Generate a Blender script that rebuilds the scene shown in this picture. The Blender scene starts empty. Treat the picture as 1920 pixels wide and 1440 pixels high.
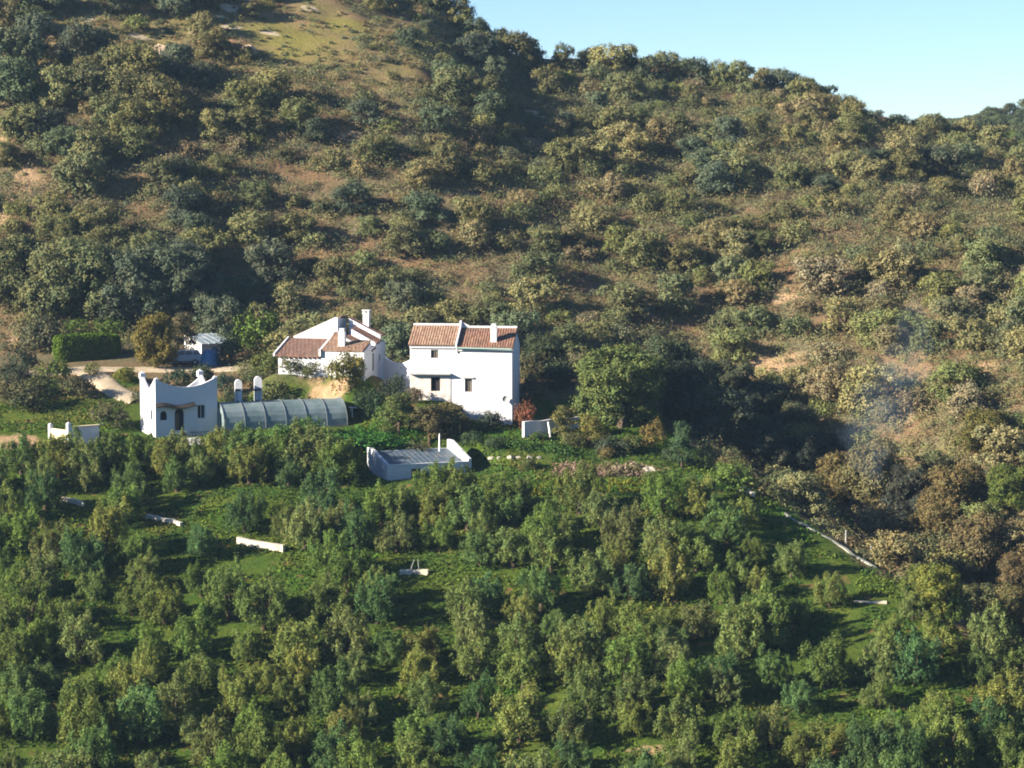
import bpy, math, random
import numpy as np
from mathutils import Vector, Matrix

random.seed(7)
RNG = np.random.default_rng(11)
R = math.radians
scene = bpy.context.scene
COL = scene.collection

# ------------------------------------------------------------------ camera
FPX = 5000.0                       # focal length in pixels of a 1920-wide frame
PITCH = R(4.8)
FWD = np.array([0, math.cos(PITCH), -math.sin(PITCH)])
UPV = np.array([0, math.sin(PITCH), math.cos(PITCH)])
cam_d = bpy.data.cameras.new("camera")
cam_d.sensor_width = 36.0
cam_d.lens = 36.0 * FPX / 1920.0
cam_d.clip_start = 0.5
cam_d.clip_end = 6000
cam = bpy.data.objects.new("camera", cam_d)
COL.objects.link(cam)
cam.rotation_euler = (math.pi / 2 - PITCH, 0, 0)
scene.camera = cam


def ray(u, r):
    return FWD + (u - 960) / FPX * np.array([1., 0, 0]) + (720 - r) / FPX * UPV


def at(u, r, Y):
    d = ray(u, r)
    return Vector(d * (Y / d[1]))


def proj(p):
    p = np.asarray(p, float)
    w = p @ FWD
    return 960 + FPX * p[0] / w, 720 - FPX * (p @ UPV) / w


# ------------------------------------------------------------------ noise / terrain
def _hash(ix, iy, seed):
    h = (ix.astype(np.int64) * 374761393 + iy.astype(np.int64) * 668265263 + seed * 974634777) & 0xFFFFFFFF
    h = ((h ^ (h >> 13)) * 1274126177) & 0xFFFFFFFF
    return ((h ^ (h >> 16)) & 0xFFFF) / 65535.0


def vnoise(x, y, scale, seed=0):
    x = np.asarray(x, float) / scale
    y = np.asarray(y, float) / scale
    ix, iy = np.floor(x), np.floor(y)
    fx, fy = x - ix, y - iy
    fx = fx * fx * (3 - 2 * fx)
    fy = fy * fy * (3 - 2 * fy)
    a = _hash(ix, iy, seed); b = _hash(ix + 1, iy, seed)
    c = _hash(ix, iy + 1, seed); d = _hash(ix + 1, iy + 1, seed)
    return (a * (1 - fx) + b * fx) * (1 - fy) + (c * (1 - fx) + d * fx) * fy * 1.0


_sy = np.array([-70, 0, 12, 60, 120, 150, 190, 205, 225, 232, 236, 240, 246, 252, 258, 264, 270, 276, 284, 300, 900])
_sz = np.array([4, -1.7, -9, -38, -62, -57, -43.3, -38.1, -31.2, -28.9, -27.9, -26.6, -25.2, -24.2, -22.4, -21.0, -20.6, -19.9, -18.0, -16, -16])
_gx = np.arange(-70, 900, 0.5)
_gz = np.interp(_gx, _sy, _sz)
_k = np.exp(-0.5 * (np.arange(-8, 9) / 3.0) ** 2); _k /= _k.sum()
_gz = np.convolve(np.pad(_gz, 8, mode='edge'), _k, mode='valid')
_ex_y = [100, 190, 202, 217, 228, 237, 250, 270, 290, 900]
_ex_x = [95, 46, 39, 32.5, 25, 19.5, 15, 12.5, 11, 11]
_fx = [-400, -5, 0, 10, 20, 38, 50, 60, 90, 400]
_fY = [284, 284, 282, 276, 262, 234, 207, 187, 152, 120]
_fz = [-18.5, -18.5, -19.5, -24.5, -31, -37, -41, -44, -52, -56]
_rx = [-400, -120, -73, -42, -25, -12, -6.8, 0, 3, 8, 20, 33, 45, 52, 64, 72, 90, 130, 400]
_rz = [60, 46, 36, 30, 26.5, 23.4, 19.8, 15.4, 14.4, 14.3, 12.8, 10.9, 8.4, 6.2, 3.6, 1.4, -3, -9, -20]
YR = 382.0
PADS = [(-18.6, 258.8, -20.8, 4.6), (-8.6, 252.6, -22.8, 3.0), (-7.6, 239.5, -28.3, 4.6), (-29.5, 247.0, -25.4, 4.5), (-21.0, 249.5, -25.0, 5.0)]


def H(x, y):
    x = np.asarray(x, float); y = np.asarray(y, float)
    spur = np.interp(y, _gx, _gz)
    xe = np.interp(y, _ex_y, _ex_x)
    d = x - xe
    sp = np.log1p(np.exp(np.clip(d / 1.6, -30, 30))) * 1.6
    spur = spur - 0.62 * np.minimum(sp, 40)
    spur = np.maximum(spur, -64)
    # the hill behind
    Yf = np.interp(x, _fx, _fY); zf = np.interp(x, _fx, _fz); zr = np.interp(x, _rx, _rz)
    t = (y - Yf) / (YR - Yf)
    g = np.where(t < 1, t * (1.5 - 0.5 * t), 1 + 0.5 * (t - 1) - 2.0 * (t - 1) ** 2)
    hill = zf + (zr - zf) * g
    tt = np.clip(t, 0, 1.2)
    w = np.clip(tt * 4, 0, 1)
    hill = hill + w * ((vnoise(x, y, 26, 1) - .5) * 4.0 + (vnoise(x, y, 9, 2) - .5) * 1.6 + (vnoise(x, y, 3.5, 3) - .5) * 0.5) * np.clip(1.25 - tt * 0.75, .35, 1)
    hill = np.maximum(hill, -64)
    # second hill far behind, at the right edge
    far = np.where(y > 430, -4.8 + 0.25 * np.clip(x - 55, -200, 160) - 0.0011 * (y - 610) ** 2 + (vnoise(x, y, 40, 8) - .5) * 5, -64)
    hill = np.maximum(hill, np.clip(far, -64, 60))
    k = 1.6
    m = np.maximum(spur, hill)
    h = m + np.log(np.exp((spur - m) / k) + np.exp((hill - m) / k)) * k - 0.35
    for px, py, pz, pr in PADS:
        q = np.sqrt((x - px) ** 2 + (y - py) ** 2) / pr
        ww = np.clip(1.6 - q, 0, .6) / .6
        ww = ww * ww * (3 - 2 * ww)
        h = h * (1 - ww) + pz * ww
    near = np.clip((240 - y) / 10, 0, 1)
    h = h + (vnoise(x, y, 11, 5) - .5) * (0.3 + 0.9 * near) + (vnoise(x, y, 4, 6) - .5) * .3
    return h


def h1(x, y):
    return float(H(x, y))


_Y = np.arange(140, 720, 0.25)


def pick(u, r):
    d = ray(u, r)
    s = _Y / d[1]
    x, z = d[0] * s, d[2] * s
    below = np.nonzero(H(x, _Y) >= z)[0]
    if len(below) == 0:
        return None
    i = below[0]
    return Vector((x[i], _Y[i], float(H(x[i], _Y[i]))))


# ------------------------------------------------------------------ materials
def new_mat(name):
    m = bpy.data.materials.new(name)
    m.use_nodes = True
    nt = m.node_tree
    for n in list(nt.nodes):
        nt.nodes.remove(n)
    out = nt.nodes.new("ShaderNodeOutputMaterial")
    return m, nt, out


def N(nt, typ, **kw):
    n = nt.nodes.new(typ)
    for k, v in kw.items():
        if k.startswith("i_"):
            n.inputs[k[2:].replace("_", " ")].default_value = v
        else:
            setattr(n, k, v)
    return n


def rgba(c):
    return (c[0], c[1], c[2], 1)


def mix_col(nt, fac, a, b, blend='MIX'):
    n = nt.nodes.new("ShaderNodeMix")
    n.data_type = 'RGBA'; n.blend_type = blend
    for sock, v in ((n.inputs[0], fac), (n.inputs[6], a), (n.inputs[7], b)):
        if isinstance(v, (int, float)):
            sock.default_value = v
        elif isinstance(v, tuple):
            sock.default_value = rgba(v)
        else:
            nt.links.new(v, sock)
    return n.outputs[2]


def noise_fac(nt, scale, detail=4, lo=0.35, hi=0.65, rough=0.6, coord='Object'):
    tc = N(nt, "ShaderNodeTexCoord")
    no = N(nt, "ShaderNodeTexNoise")
    no.inputs["Scale"].default_value = scale
    no.inputs["Detail"].default_value = detail
    no.inputs["Roughness"].default_value = rough
    nt.links.new(tc.outputs[coord], no.inputs["Vector"])
    mr = N(nt, "ShaderNodeMapRange")
    mr.inputs[1].default_value = lo; mr.inputs[2].default_value = hi
    nt.links.new(no.outputs[0], mr.inputs[0])
    return mr.outputs[0], no.outputs[0]


def surf_mat(name, a, b=None, scale=1.5, rough=0.8, spec=0.3, bump=0.0, bscale=8, metal=0.0, stain=None, sscale=0.6):
    m, nt, out = new_mat(name)
    p = N(nt, "ShaderNodeBsdfPrincipled")
    p.inputs["Roughness"].default_value = rough
    p.inputs["Specular IOR Level"].default_value = spec
    p.inputs["Metallic"].default_value = metal
    f, _ = noise_fac(nt, scale)
    c = mix_col(nt, f, a, b or tuple(x * .8 for x in a))
    if stain:
        f2, _ = noise_fac(nt, sscale, 6, .55, .75, .7)
        c = mix_col(nt, f2, c, stain)
    nt.links.new(c, p.inputs["Base Color"])
    if bump:
        _, raw = noise_fac(nt, bscale)
        bp = N(nt, "ShaderNodeBump")
        bp.inputs["Strength"].default_value = bump
        bp.inputs["Distance"].default_value = 0.05
        nt.links.new(raw, bp.inputs["Height"])
        nt.links.new(bp.outputs[0], p.inputs["Normal"])
    nt.links.new(p.outputs[0], out.inputs[0])
    return m


def leaf_mat(name, transl=0.12):
    m, nt, out = new_mat(name)
    oi = N(nt, "ShaderNodeObjectInfo")
    at_ = N(nt, "ShaderNodeAttribute", attribute_name="leafcol")
    c = mix_col(nt, 1.0, oi.outputs["Color"], at_.outputs["Color"], 'MULTIPLY')
    d = N(nt, "ShaderNodeBsdfDiffuse")
    t = N(nt, "ShaderNodeBsdfTranslucent")
    nt.links.new(c, d.inputs[0]); nt.links.new(c, t.inputs[0])
    mx = N(nt, "ShaderNodeMixShader")
    mx.inputs[0].default_value = transl
    nt.links.new(d.outputs[0], mx.inputs[1]); nt.links.new(t.outputs[0], mx.inputs[2])
    nt.links.new(mx.outputs[0], out.inputs[0])
    return m


LEAF = leaf_mat("leaf", .14)
LEAF_OLIVE = leaf_mat("olive_leaf", .2)
BARK = surf_mat("bark", (.10, .075, .05), (.05, .04, .03), 6, .95, .1, .4, 12)
WHITE = surf_mat("whitewash", (.55, .57, .62), (.60, .61, .65), .8, .9, .1, .3, 5, stain=(.46, .45, .44), sscale=.45)
WHITE2 = surf_mat("old_whitewash", (.52, .53, .56), (.58, .58, .60), 1.2, .9, .1, .4, 5, stain=(.38, .36, .33), sscale=.6)
CREAM = surf_mat("cream_render", (.62, .50, .33), (.70, .60, .42), 1.3, .9, .1, .3, 5, stain=(.42, .30, .18), sscale=.8)
LEDGE = surf_mat("weathered_ledge", (.66, .61, .51), (.52, .47, .39), 1.2, .95, .1, .5, 5, stain=(.26, .23, .17), sscale=.7)
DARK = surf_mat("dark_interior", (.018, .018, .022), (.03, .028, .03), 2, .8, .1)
GLASS = surf_mat("window_glass", (.10, .10, .10), (.16, .15, .13), 2, .12, .6)
WOOD = surf_mat("weathered_wood", (.16, .10, .06), (.09, .055, .035), 5, .8, .2)
IRON = surf_mat("iron", (.03, .03, .035), (.05, .04, .04), 5, .6, .4)
STONE = surf_mat("rubble_stone", (.36, .31, .26), (.22, .18, .16), 4, .95, .1, .8, 6)
GREYM = surf_mat("grey_metal", (.35, .36, .37), (.28, .29, .30), 3, .5, .5)
PLASTIC = surf_mat("white_plastic", (.78, .78, .78), (.74, .74, .75), 3, .5, .4)
ROAD_M = surf_mat("track_gravel", (.46, .38, .28), (.34, .28, .20), 1.2, .95, .1, .5, 10, stain=(.24, .20, .12), sscale=.35)
TARP = surf_mat("blue_tarp", (.06, .17, .34), (.10, .24, .42), 2, .55, .4, .3, 3)
SHEET = surf_mat("blue_grey_sheet", (.05, .08, .12), (.10, .13, .16), 2.5, .6, .4, .2, 4, stain=(.20, .17, .14), sscale=1.2)
CORR = surf_mat("grey_blue_roofing", (.13, .18, .23), (.24, .28, .32), 1.5, .7, .3, .2, 4)
CARP = surf_mat("pale_blue_car_paint", (.30, .40, .50), (.32, .42, .52), 1, .3, .5)
CARD = surf_mat("dark_car_trim", (.03, .035, .05), (.04, .045, .06), 2, .5, .4)
RUBBER = surf_mat("tyre_rubber", (.02, .02, .02), (.03, .03, .03), 4, .9, .2)


def tile_mat(name, cols, dirt):
    m, nt, out = new_mat(name)
    p = N(nt, "ShaderNodeBsdfPrincipled")
    p.inputs["Roughness"].default_value = .9
    p.inputs["Specular IOR Level"].default_value = .1
    tc = N(nt, "ShaderNodeTexCoord")
    mp = N(nt, "ShaderNodeMapping")
    mp.inputs["Scale"].default_value = (4.2, 2.6, 0.01)
    nt.links.new(tc.outputs["Object"], mp.inputs[0])
    vo = N(nt, "ShaderNodeTexVoronoi")
    vo.inputs["Scale"].default_value = 1.0
    nt.links.new(mp.outputs[0], vo.inputs["Vector"])
    cr = N(nt, "ShaderNodeValToRGB")
    sep = N(nt, "ShaderNodeSeparateColor")
    nt.links.new(vo.outputs["Color"], sep.inputs[0])
    nt.links.new(sep.outputs[0], cr.inputs[0])
    el = cr.color_ramp.elements
    el[0].color = rgba(cols[0]); el[1].color = rgba(cols[-1])
    for i, c in enumerate(cols[1:-1]):
        e = el.new((i + 1) / (len(cols) - 1)); e.color = rgba(c)
    f2, _ = noise_fac(nt, .9, 6, .48, .7, .7)
    c = mix_col(nt, f2, cr.outputs[0], dirt)
    nt.links.new(c, p.inputs["Base Color"])
    nt.links.new(p.outputs[0], out.inputs[0])
    return m


TILE_LIGHT = tile_mat("clay_tile_light", [(.27, .16, .11), (.20, .12, .088), (.33, .225, .16), (.23, .14, .105)], (.27, .20, .15))
TILE_DARK = tile_mat("clay_tile_dark", [(.21, .11, .08), (.15, .085, .065), (.26, .15, .105), (.18, .10, .08)], (.11, .08, .065))
TILE_OLD = tile_mat("clay_tile_old", [(.22, .12, .095), (.16, .10, .08), (.27, .17, .13), (.19, .12, .10)], (.18, .145, .125))


# greenhouse film
def film_mat():
    m, nt, out = new_mat("greenhouse_film")
    f, _ = noise_fac(nt, .7, 5, .35, .7, .6)
    c = mix_col(nt, f, (.27, .34, .37), (.13, .20, .21))
    d = N(nt, "ShaderNodeBsdfPrincipled"); d.inputs["Roughness"].default_value = .35
    t = N(nt, "ShaderNodeBsdfTranslucent")
    nt.links.new(c, d.inputs["Base Color"]); nt.links.new(c, t.inputs[0])
    mx = N(nt, "ShaderNodeMixShader"); mx.inputs[0].default_value = .3
    nt.links.new(d.outputs[0], mx.inputs[1]); nt.links.new(t.outputs[0], mx.inputs[2])
    nt.links.new(mx.outputs[0], out.inputs[0])
    return m


FILM = film_mat()
HOOP = surf_mat('dull_hoop', (.14, .16, .18), (.10, .12, .13), 4, .7)


# ------------------------------------------------------------------ mesh helpers
class MB:
    def __init__(self):
        self.v, self.f, self.M = [], [], Matrix.Identity(4)

    def add(self, vs, fs):
        b = len(self.v)
        self.v += [tuple(self.M @ Vector(p)) for p in vs]
        self.f += [tuple(i + b for i in f) for f in fs]
        return self

    def box(self, x0, x1, y0, y1, z0, z1):
        return self.add([(x0, y0, z0), (x1, y0, z0), (x1, y1, z0), (x0, y1, z0), (x0, y0, z1), (x1, y0, z1), (x1, y1, z1), (x0, y1, z1)],
                        [(3, 2, 1, 0), (4, 5, 6, 7), (0, 1, 5, 4), (1, 2, 6, 5), (2, 3, 7, 6), (3, 0, 4, 7)])

    def prism(self, poly, y0, y1):            # poly in (x, z), extruded along y
        n = len(poly)
        vs = [(x, y0, z) for x, z in poly] + [(x, y1, z) for x, z in poly]
        fs = [tuple(range(n)), tuple(range(2 * n - 1, n - 1, -1))]
        fs += [(i, i + n, (i + 1) % n + n, (i + 1) % n) for i in range(n)]
        return self.add(vs, fs)

    def prism_x(self, poly, x0, x1):          # poly in (y, z), extruded along x
        n = len(poly)
        vs = [(x0, y, z) for y, z in poly] + [(x1, y, z) for y, z in poly]
        fs = [tuple(range(n)), tuple(range(2 * n - 1, n - 1, -1))]
        fs += [(i, i + n, (i + 1) % n + n, (i + 1) % n) for i in range(n)]
        return self.add(vs, fs)

    def tube(self, pts, rad, n=8):
        pts = [Vector(p) for p in pts]
        vs, fs = [], []
        for i, p in enumerate(pts):
            d = (pts[min(i + 1, len(pts) - 1)] - pts[max(i - 1, 0)]).normalized()
            a = d.cross(Vector((0, 0, 1)) if abs(d.z) < .9 else Vector((1, 0, 0))).normalized()
            b = d.cross(a)
            r = rad[i] if isinstance(rad, (list, tuple)) else rad
            for k in range(n):
                t = 2 * math.pi * k / n
                vs.append(tuple(p + (a * math.cos(t) + b * math.sin(t)) * r))
        for i in range(len(pts) - 1):
            for k in range(n):
                k2 = (k + 1) % n
                fs.append((i * n + k, i * n + k2, (i + 1) * n + k2, (i + 1) * n + k))
        fs.append(tuple(range(n - 1, -1, -1)))
        fs.append(tuple((len(pts) - 1) * n + k for k in range(n)))
        return self.add(vs, fs)

    def wall(self, x0, x1, z0, top, y0, y1, holes=(), step=None):
        """A wall in the xz plane, thick from y0 to y1; top is a number or a function of x; holes are (xa, xb, za, zb, arch)."""
        tf = top if callable(top) else (lambda x: top)
        xs = {x0, x1}
        if step:
            n = max(1, int(round((x1 - x0) / step)))
            xs |= {x0 + (x1 - x0) * i / n for i in range(n + 1)}
        for h in holes:
            n = 8 if h[4] else 1
            xs |= {h[0] + (h[1] - h[0]) * i / n for i in range(n + 1)}
        xs = sorted(xs)
        xs = [x for i, x in enumerate(xs) if i == 0 or x - xs[i - 1] > 1e-4]

        def htop(h, x):
            if not h[4]:
                return h[3]
            c, w = (h[0] + h[1]) / 2, (h[1] - h[0]) / 2
            return h[3] + h[4] * (math.sqrt(max(0, 1 - ((x - c) / w) ** 2)) - 1)
        for a, b in zip(xs[:-1], xs[1:]):
            mid = (a + b) / 2
            hs = sorted([h for h in holes if h[0] < mid < h[1]], key=lambda h: h[2])
            lo = (z0, z0)
            spans = []
            for h in hs:
                spans.append((lo, (h[2], h[2])))
                lo = (htop(h, a), htop(h, b))
            spans.append((lo, (tf(a), tf(b))))
            for (l, u) in spans:
                self.add([(a, y0, l[0]), (b, y0, l[1]), (b, y0, u[1]), (a, y0, u[0]), (a, y1, l[0]), (b, y1, l[1]), (b, y1, u[1]), (a, y1, u[0])],
                         [(0, 1, 2, 3), (7, 6, 5, 4), (3, 2, 6, 7), (4, 5, 1, 0)])
        for x, s in ((x0, 0), (x1, 1)):
            self.add([(x, y0, z0), (x, y1, z0), (x, y1, tf(x)), (x, y0, tf(x))], [(0, 1, 2, 3) if s else (3, 2, 1, 0)])
        for h in holes:
            for x in (h[0], h[1]):
                self.add([(x, y0, h[2]), (x, y1, h[2]), (x, y1, htop(h, x)), (x, y0, htop(h, x))], [(0, 1, 2, 3)])
        return self

    def tiles(self, A, B, C, D, pitch=.24, amp=.05, thick=.10):
        """A barrel tiled slope: A-B the eave, D-C the ridge; barrels run from eave to ridge."""
        A, B, C, D = map(Vector, (A, B, C, D))
        nrm = (B - A).cross(D - A).normalized()
        n = max(2, int((B - A).length / pitch)) * 6
        m = max(2, int((D - A).length / .42))
        vs, fs = [], []
        for j in range(m + 1):
            for i in range(n + 1):
                s, t = i / n, j / m
                p = (A * (1 - s) + B * s) * (1 - t) + (D * (1 - s) + C * s) * t
                w = abs(math.sin(math.pi * i / 6.0))
                vs.append(tuple(p + nrm * (amp * w + .012 * math.sin(i * 1.7 + j * 2.3))))
        q = n + 1
        for j in range(m):
            for i in range(n):
                fs.append((j * q + i, j * q + i + 1, (j + 1) * q + i + 1, (j + 1) * q + i))
        k = len(vs)
        vs += [tuple(p - nrm * thick) for p in (A, B, C, D)]
        fs.append((k + 3, k + 2, k + 1, k))
        fs.append(tuple([k, k + 1] + [i for i in range(n, -1, -1)]))
        fs.append(tuple([k + 2, k + 3] + [m * q + i for i in range(n + 1)]))
        fs.append(tuple([k + 3, k] + [j * q for j in range(m + 1)]))
        fs.append(tuple([k + 1, k + 2] + [j * q + n for j in range(m, -1, -1)]))
        return self.add(vs, fs)

    def build(self, name, mat, parent=None, smooth=False):
        me = bpy.data.meshes.new(name)
        me.from_pydata(self.v, [], self.f)
        me.materials.append(mat)
        if smooth:
            me.polygons.foreach_set("use_smooth", [True] * len(me.polygons))
        o = bpy.data.objects.new(name, me)
        COL.objects.link(o)
        if parent is not None:
            o.parent = parent
        return o


def tag(o, label=None, cat=None, group=None, kind=None):
    if label: o["label"] = label
    if cat: o["category"] = cat
    if group: o["group"] = group
    if kind: o["kind"] = kind
    return o


def empty(name, loc, rz, label, cat, group=None):
    o = bpy.data.objects.new(name, None)
    o.empty_display_size = .3
    o.location = loc
    o.rotation_euler = (0, 0, R(rz))
    COL.objects.link(o)
    return tag(o, label, cat, group)


def np_mesh(name, verts, quads, mat, cols=None):
    me = bpy.data.meshes.new(name)
    nv, nf = len(verts), len(quads)
    me.vertices.add(nv)
    me.vertices.foreach_set("co", np.asarray(verts, np.float32).ravel())
    me.loops.add(nf * 4)
    me.loops.foreach_set("vertex_index", np.asarray(quads, np.int32).ravel())
    me.polygons.add(nf)
    me.polygons.foreach_set("loop_start", np.arange(0, nf * 4, 4, dtype=np.int32))
    me.polygons.foreach_set("loop_total", np.full(nf, 4, np.int32))
    me.update(calc_edges=True)
    if cols is not None:
        a = me.attributes.new("leafcol", 'FLOAT_COLOR', 'POINT')
        c = np.ones((nv, 4), np.float32); c[:, :3] = cols
        a.data.foreach_set("color", c.ravel())
    me.materials.append(mat)
    return me


# ------------------------------------------------------------------ ground
DIRT = [(25, 650, 60, 22), (20, 832, 60, 16), (1425, 695, 85, 34), (1140, 884, 110, 13), (630, 722, 52, 22),
        (600, 712, 30, 10), (1705, 786, 16, 8), (1900, 1268, 30, 18), (15, 245, 30, 35), (8, 395, 16, 45), (60, 330, 40, 30), (1850, 690, 30, 14),
        (850, 790, 40, 14), (470, 1140, 40, 12), (250, 940, 40, 10), (1230, 1395, 40, 10), (870, 370, 50, 14), (1000, 270, 40, 12),
        (1480, 560, 50, 14), (690, 260, 60, 14), (1100, 930, 40, 6)]
PALE = [(435, 16, 34, 8), (415, 34, 18, 5), (433, 50, 28, 6), (368, 63, 22, 5), (262, 72, 32, 6), (1005, 216, 26, 9), (1150, 205, 44, 9),
        (92, 71, 16, 5), (580, 16, 22, 6), (505, 60, 30, 5), (165, 38, 22, 5), (810, 440, 10, 6), (1290, 915, 14, 4), (1520, 220, 40, 6)]
MEADOW = [(560, 75, 120, 34), (640, 45, 80, 20), (520, 100, 70, 14), (150, 62, 60, 12), (1900, 930, 40, 40), (1880, 250, 40, 12)]
GREENB = [(160, 640, 90, 14), (225, 715, 45, 16), (95, 735, 55, 18), (1120, 915, 190, 10), (720, 800, 60, 16), (1020, 840, 100, 10), (620, 815, 110, 12)]


def patch_list(lst):
    out = []
    for u, r, a, b in lst:
        p = pick(u, r)
        if p is None:
            continue
        pp = FPX / p.y
        e = 2.0
        sl = (h1(p.x, p.y + e) - h1(p.x, p.y - e)) / (2 * e)
        s = max(.12, sl - p.z / p.y)
        out.append((p.x, p.y, a / pp, min(b / pp / s, 9)))
    return out


def patch_mask(x, y, lst):
    m = np.zeros_like(x)
    for px, py, a, b in lst:
        q = ((x - px) / a) ** 2 + ((y - py) / b) ** 2
        m = np.maximum(m, np.exp(-q * 1.1))
    return m


P_DIRT, P_PALE, P_MEADOW, P_GREEN = map(patch_list, (DIRT, PALE, MEADOW, GREENB))


def grove_mask(x, y):
    xe = np.interp(y, _ex_y, _ex_x)
    return np.clip((xe + 2 - x) / 4, 0, 1) * np.clip((262 - y) / 10, 0, 1)


def build_ground():
    xs = np.concatenate([np.linspace(-340, -86, 26), np.arange(-84, 84.1, .8), np.linspace(88, 340, 26)])
    ys = np.concatenate([np.linspace(-70, 150, 45), np.arange(152, 396, .8), np.arange(397, 760, 6.0)])
    X, Y = np.meshgrid(xs, ys)
    Z = H(X, Y)
    nx, ny = len(xs), len(ys)
    V = np.stack([X.ravel(), Y.ravel(), Z.ravel()], 1)
    idx = np.arange(nx * ny).reshape(ny, nx)
    Q = np.stack([idx[:-1, :-1].ravel(), idx[:-1, 1:].ravel(), idx[1:, 1:].ravel(), idx[1:, :-1].ravel()], 1)
    m, nt, out = new_mat("ground_cover")
    me = np_mesh("ground", V, Q, m)
    x, y = V[:, 0], V[:, 1]
    wob = (vnoise(x, y, 5, 20) - .5) * 2.4
    slope_grass = np.clip((y - 322 - x * .1) / 22, 0, 1) * np.clip((2 - x) / 10, 0, 1)
    for nm, val in (("dry", slope_grass), ("dirt", patch_mask(x + wob, y + wob, P_DIRT)), ("pale", patch_mask(x, y + wob * .4, P_PALE)),
                    ("meadow", patch_mask(x + wob, y - wob, P_MEADOW)), ("green", np.maximum(np.maximum(grove_mask(x + wob, y), patch_mask(x, y, P_GREEN)), np.where(y > 440, .62, 0)))):
        a = me.attributes.new(nm, 'FLOAT', 'POINT')
        a.data.foreach_set("value", np.asarray(val, np.float32))
    me.polygons.foreach_set("use_smooth", [True] * len(me.polygons))

    def A(nm):
        return N(nt, "ShaderNodeAttribute", attribute_name=nm).outputs["Fac"]

    def sharp(sock, scale, lo, hi):
        _, raw = noise_fac(nt, scale, 5, 0, 1, .65)
        ad = N(nt, "ShaderNodeMath", operation='MULTIPLY_ADD')
        nt.links.new(raw, ad.inputs[0]); ad.inputs[1].default_value = .6
        nt.links.new(sock, ad.inputs[2])
        mr = N(nt, "ShaderNodeMapRange")
        mr.inputs[1].default_value = lo; mr.inputs[2].default_value = hi
        nt.links.new(ad.outputs[0], mr.inputs[0])
        return mr.outputs[0]
    f1, _ = noise_fac(nt, .35, 6, .38, .62, .7)
    f2, _ = noise_fac(nt, 1.6, 6, .4, .65, .7)
    f3, _ = noise_fac(nt, .12, 4, .4, .6, .6)
    hill = mix_col(nt, f1, (.175, .138, .088), (.115, .108, .058))
    hill = mix_col(nt, f2, hill, (.09, .085, .045))
    hill = mix_col(nt, f3, hill, mix_col(nt, f2, (.20, .125, .075), (.13, .095, .05)))
    g1 = mix_col(nt, f1, (.042, .088, .014), (.085, .11, .018))
    g1 = mix_col(nt, f2, g1, (.04, .065, .012))
    f4, _ = noise_fac(nt, .5, 5, .60, .70, .6)
    g1 = mix_col(nt, f4, g1, (.17, .10, .05))
    mead = mix_col(nt, f2, (.24, .21, .055), (.15, .15, .045))
    dirt = mix_col(nt, f2, (.38, .26, .155), (.24, .165, .095))
    pale = mix_col(nt, f2, (.50, .42, .30), (.36, .29, .20))
    dry = mix_col(nt, f2, (.22, .18, .075), (.13, .115, .05))
    dry = mix_col(nt, f3, dry, mix_col(nt, f1, (.24, .15, .095), (.17, .14, .06)))
    hill = mix_col(nt, A("dry"), hill, dry)
    c = mix_col(nt, sharp(A("green"), .5, .6, .9), hill, g1)
    c = mix_col(nt, sharp(A("meadow"), .4, .6, 1.3), c, mead)
    c = mix_col(nt, sharp(A("dirt"), .9, .62, .9), c, dirt)
    c = mix_col(nt, sharp(A("pale"), 1.2, .75, .95), c, pale)
    p = N(nt, "ShaderNodeBsdfPrincipled")
    p.inputs["Roughness"].default_value = 1; p.inputs["Specular IOR Level"].default_value = .05
    nt.links.new(c, p.inputs["Base Color"])
    _, raw = noise_fac(nt, 3.0, 6, 0, 1, .7)
    bp = N(nt, "ShaderNodeBump"); bp.inputs["Strength"].default_value = .7; bp.inputs["Distance"].default_value = .25
    nt.links.new(raw, bp.inputs["Height"]); nt.links.new(bp.outputs[0], p.inputs["Normal"])
    nt.links.new(p.outputs[0], out.inputs[0])
    o = bpy.data.objects.new("ground", me)
    COL.objects.link(o)
    tag(o, kind="structure")


build_ground()


def strip(name, pts, width, mat, lift=.14, cross=6):
    P = [Vector((p.x, p.y, 0)) for p in pts]
    dense = []
    for a, b in zip(P[:-1], P[1:]):
        n = max(2, int((b - a).length / .5))
        dense += [a.lerp(b, i / n) for i in range(n)]
    dense.append(P[-1])
    for _ in range(6):
        dense = [dense[0]] + [(dense[i - 1] + dense[i] * 2 + dense[i + 1]) / 4 for i in range(1, len(dense) - 1)] + [dense[-1]]
    mb = MB(); vs, fs = [], []
    for i, p in enumerate(dense):
        d = (dense[min(i + 1, len(dense) - 1)] - dense[max(i - 1, 0)]).normalized()
        s = Vector((d.y, -d.x, 0))
        for k in range(cross + 1):
            w = width * (1 + .25 * (float(vnoise(p.x, p.y, 2.0, 30 + (k > cross / 2))) - .5))
            q = p + s * w * (k / cross - .5)
            vs.append((q.x, q.y, h1(q.x, q.y) + lift - (.16 if k in (0, cross) else 0)))
    for i in range(len(dense) - 1):
        for k in range(cross):
            a = i * (cross + 1) + k
            fs.append((a, a + 1, a + cross + 2, a + cross + 1))
    mb.add(vs, fs)
    o = mb.build(name, mat, smooth=True)
    return tag(o, kind="structure")


strip("road", [pick(u, r) for u, r in ((20, 704), (110, 697), (180, 693), (255, 693), (330, 694), (420, 693), (520, 692))], 3.4, ROAD_M)
strip("path", [pick(u, r) for u, r in ((165, 700), (188, 712), (205, 728), (228, 742), (258, 752))], 2.6, ROAD_M, .18)

# ------------------------------------------------------------------ buildings
BLD = []      # (x, y, radius) kept free of random plants


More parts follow.
